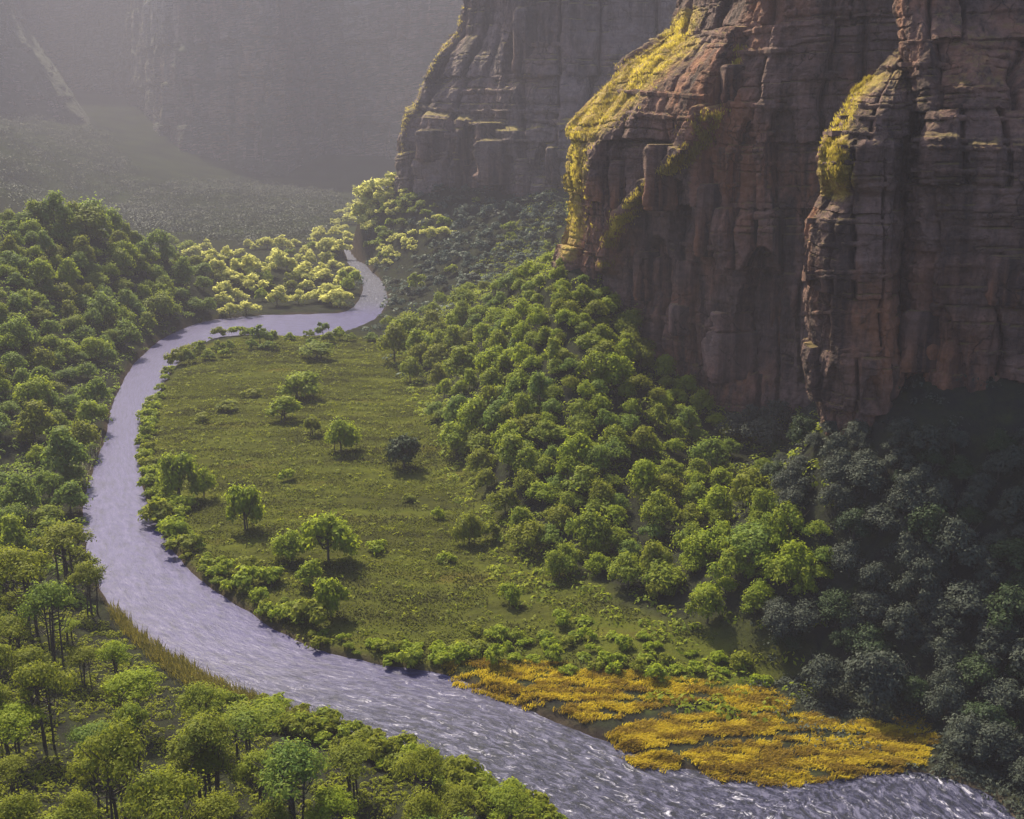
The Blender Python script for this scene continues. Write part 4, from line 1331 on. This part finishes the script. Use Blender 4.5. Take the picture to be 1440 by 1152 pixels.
P = scatter([(150, 812), (165, 800), (200, 850), (260, 905), (340, 962), (430, 1008), (500, 1035), (420, 1040), (330, 1015), (250, 965), (190, 915), (155, 865)], 3000, 15, dens=lambda X, Y: vnoise(X / 3, Y / 2, 6) * 0.7 + .3)
tag(link('bank_grass', blades('bank_grass', P, 1.5, 0.07, (-0.35, 0.35), M_OCHRE, 7, 16, 0.4)), kind='stuff')
P = scatter([(112, 600), (140, 605), (135, 650), (118, 690), (105, 660)], 60, 21)
tag(link('dry_grass', blades('dry_grass', P, 3.6, 0.05, (0.1, 0.0), M_DRY, 4, 22, 0.4)), kind='stuff')

# ground cover in the woods: low leafy plants nobody could count
low_cover('undergrowth', [(540, 440), (660, 380), (790, 340), (860, 385), (1000, 540), (1140, 560), (1200, 760), (1150, 880), (1000, 890), (870, 850), (770, 790), (690, 710), (652, 640), (612, 560)], 2600, 51, M_LEAF['oak'], 14)
low_cover('far_woods', [(120, 300), (260, 268), (360, 262), (470, 268), (500, 300), (440, 345), (330, 340), (200, 316)], 1300, 61, M_LEAF['shade_grey'], 3, 7.0, 1.5, 34)
low_cover('far_woods', [(-120, 270), (0, 225), (150, 225), (260, 262), (200, 300), (60, 285)], 900, 63, M_LEAF['shade_grey'], 30, 8.0, 1.8, 34)
low_cover('undergrowth', [(-60, 420), (250, 400), (300, 440), (190, 488), (140, 600), (105, 720), (140, 840), (-60, 860)], 1500, 53, M_LEAF['ash'], 8, 1.5)
low_cover('undergrowth', [(-60, 840), (140, 835), (250, 950), (430, 1020), (560, 1050), (650, 1090), (790, 1160), (800, 1260), (-60, 1260)], 1500, 55, M_LEAF['poplar'], 5, 0.7, 0.42, 30)
low_cover('undergrowth', [(480, 360), (560, 250), (700, 270), (790, 262), (790, 345), (700, 385), (560, 430), (530, 400)], 1200, 57, M_LEAF['sage'], 25, 2.2, 1.8, 14)
low_cover('undergrowth', [(1085, 945), (1180, 950), (1300, 990), (1340, 1040), (1470, 1060), (1560, 1230), (1440, 1175), (1375, 1112), (1318, 1080), (1320, 1040), (1280, 1008), (1200, 1000), (1120, 975)], 420, 69, M_LEAF['shade_grey'], 1.5, 0.8, 0.42, 34)  # dark leaves put here to darken the bank as shade
low_cover('undergrowth', [(1000, 560), (1640, 610), (1640, 1200), (1460, 1160), (1370, 1140), (1330, 1030), (1200, 985), (1080, 930)], 900, 59, M_LEAF['shade_grey'], 10, 1.2, 0.5, 30)

# golden grass rooted on the ledges; shoulder tufts added to carry gold edge light
def ledge_grass(name, label, bvh, line, width, n, h, seed):
    r = random.Random(seed)
    pts = []
    L = np.array(line, float)
    for _ in range(n):
        x = r.uniform(0, len(L) - 1); i = min(int(x), len(L) - 2); f = x - i
        q = L[i] * (1 - f) + L[i + 1] * f
        wv = width[i] * (1 - f) + width[i + 1] * f
        hh_ = first_hit(q[0] + r.gauss(0, .42) * wv, q[1] + r.gauss(0, .3) * wv, [bvh])
        if hh_ and vnoise(np.array([hh_[0][0] / 2.2 + hh_[0][1]]), np.array([hh_[0][2] / 1.8]), seed)[0] > 0.40: pts.append(tuple(hh_[0]))
    if not pts: return
    tag(link(name, blades(name, np.array(pts), h * 0.75, h * 0.085, (-0.3, -0.45), M_LEDGEG, 4, seed, h * .5, 0.5, (4.0, 4.0))), label, 'ledge grass', kind='stuff')


ledge_grass('ledge_grass', 'golden grass hanging down the slanting ledge of the buttress', A_BVH, [(1008, 160), (985, 185), (975, 215), (940, 240), (905, 275), (880, 300), (862, 325), (850, 375)], [18, 22, 18, 12, 12, 16, 12, 10], 3400, 0.9, 31)
ledge_grass('ledge_grass', 'golden grass tufts added as the sunlit edge of the buttress shoulder', A_BVH, [(960, 30), (945, 65), (905, 95), (870, 125), (845, 155), (815, 180), (808, 215), (808, 260), (812, 325)], [14, 26, 34, 42, 44, 32, 18, 18, 26], 3800, 0.8, 32)
ledge_grass('ledge_grass', 'golden grass tufts added as the sunlit edge of the pillar shoulder', B_BVH, [(1225, 108), (1200, 130), (1185, 165), (1172, 205), (1180, 235), (1178, 262)], [8, 10, 16, 22, 24, 12], 2000, 0.5, 33)
ledge_grass('ledge_grass', 'small patch of golden grass high on the buttress beside the crack', A_BVH, [(1040, 66), (1036, 92)], [8, 7], 130, 0.8, 34)
ledge_grass('ledge_grass', 'golden grass along the edge of the hazy far cliff', C_BVH, [(652, 10), (640, 52), (618, 74), (596, 118), (580, 150), (568, 175), (566, 220)], [5, 6, 7, 5, 8, 5, 5], 420, 1.3, 35)

# ------------------------------------------------------------------ haze over the whole valley
hz, nt = new_mat('haze')
o_ = N(nt, 'OutputMaterial')
pv = N(nt, 'VolumePrincipled')
pv.inputs['Color'].default_value = (0.235, 0.226, 0.282, 1)
pv.inputs['Density'].default_value = 0.00042
pv.inputs['Anisotropy'].default_value = 0.1
nt.links.new(pv.outputs[0], o_.inputs['Volume'])
zmax = max(float(S[..., 2].max()) for S in (SA, SB, SW, SC, SD, SE))
x0, x1, y0, y1, z0, z1 = -4000, 4000, -60, 2700, -4, max(zmax, float(GZ.max())) + 6
V = np.array([(x, y, z) for x in (x0, x1) for y in (y0, y1) for z in (z0, z1)])
F = np.array([(0, 1, 3, 2), (4, 6, 7, 5), (0, 4, 5, 1), (2, 3, 7, 6), (0, 2, 6, 4), (1, 5, 7, 3)])
tag(link('haze', mesh_np('haze', V, F, hz)), kind='stuff')
print('COUNTS', cnt, 'zmax', zmax, 'gmax', GZ.max(), 'gmin', GZ.min())
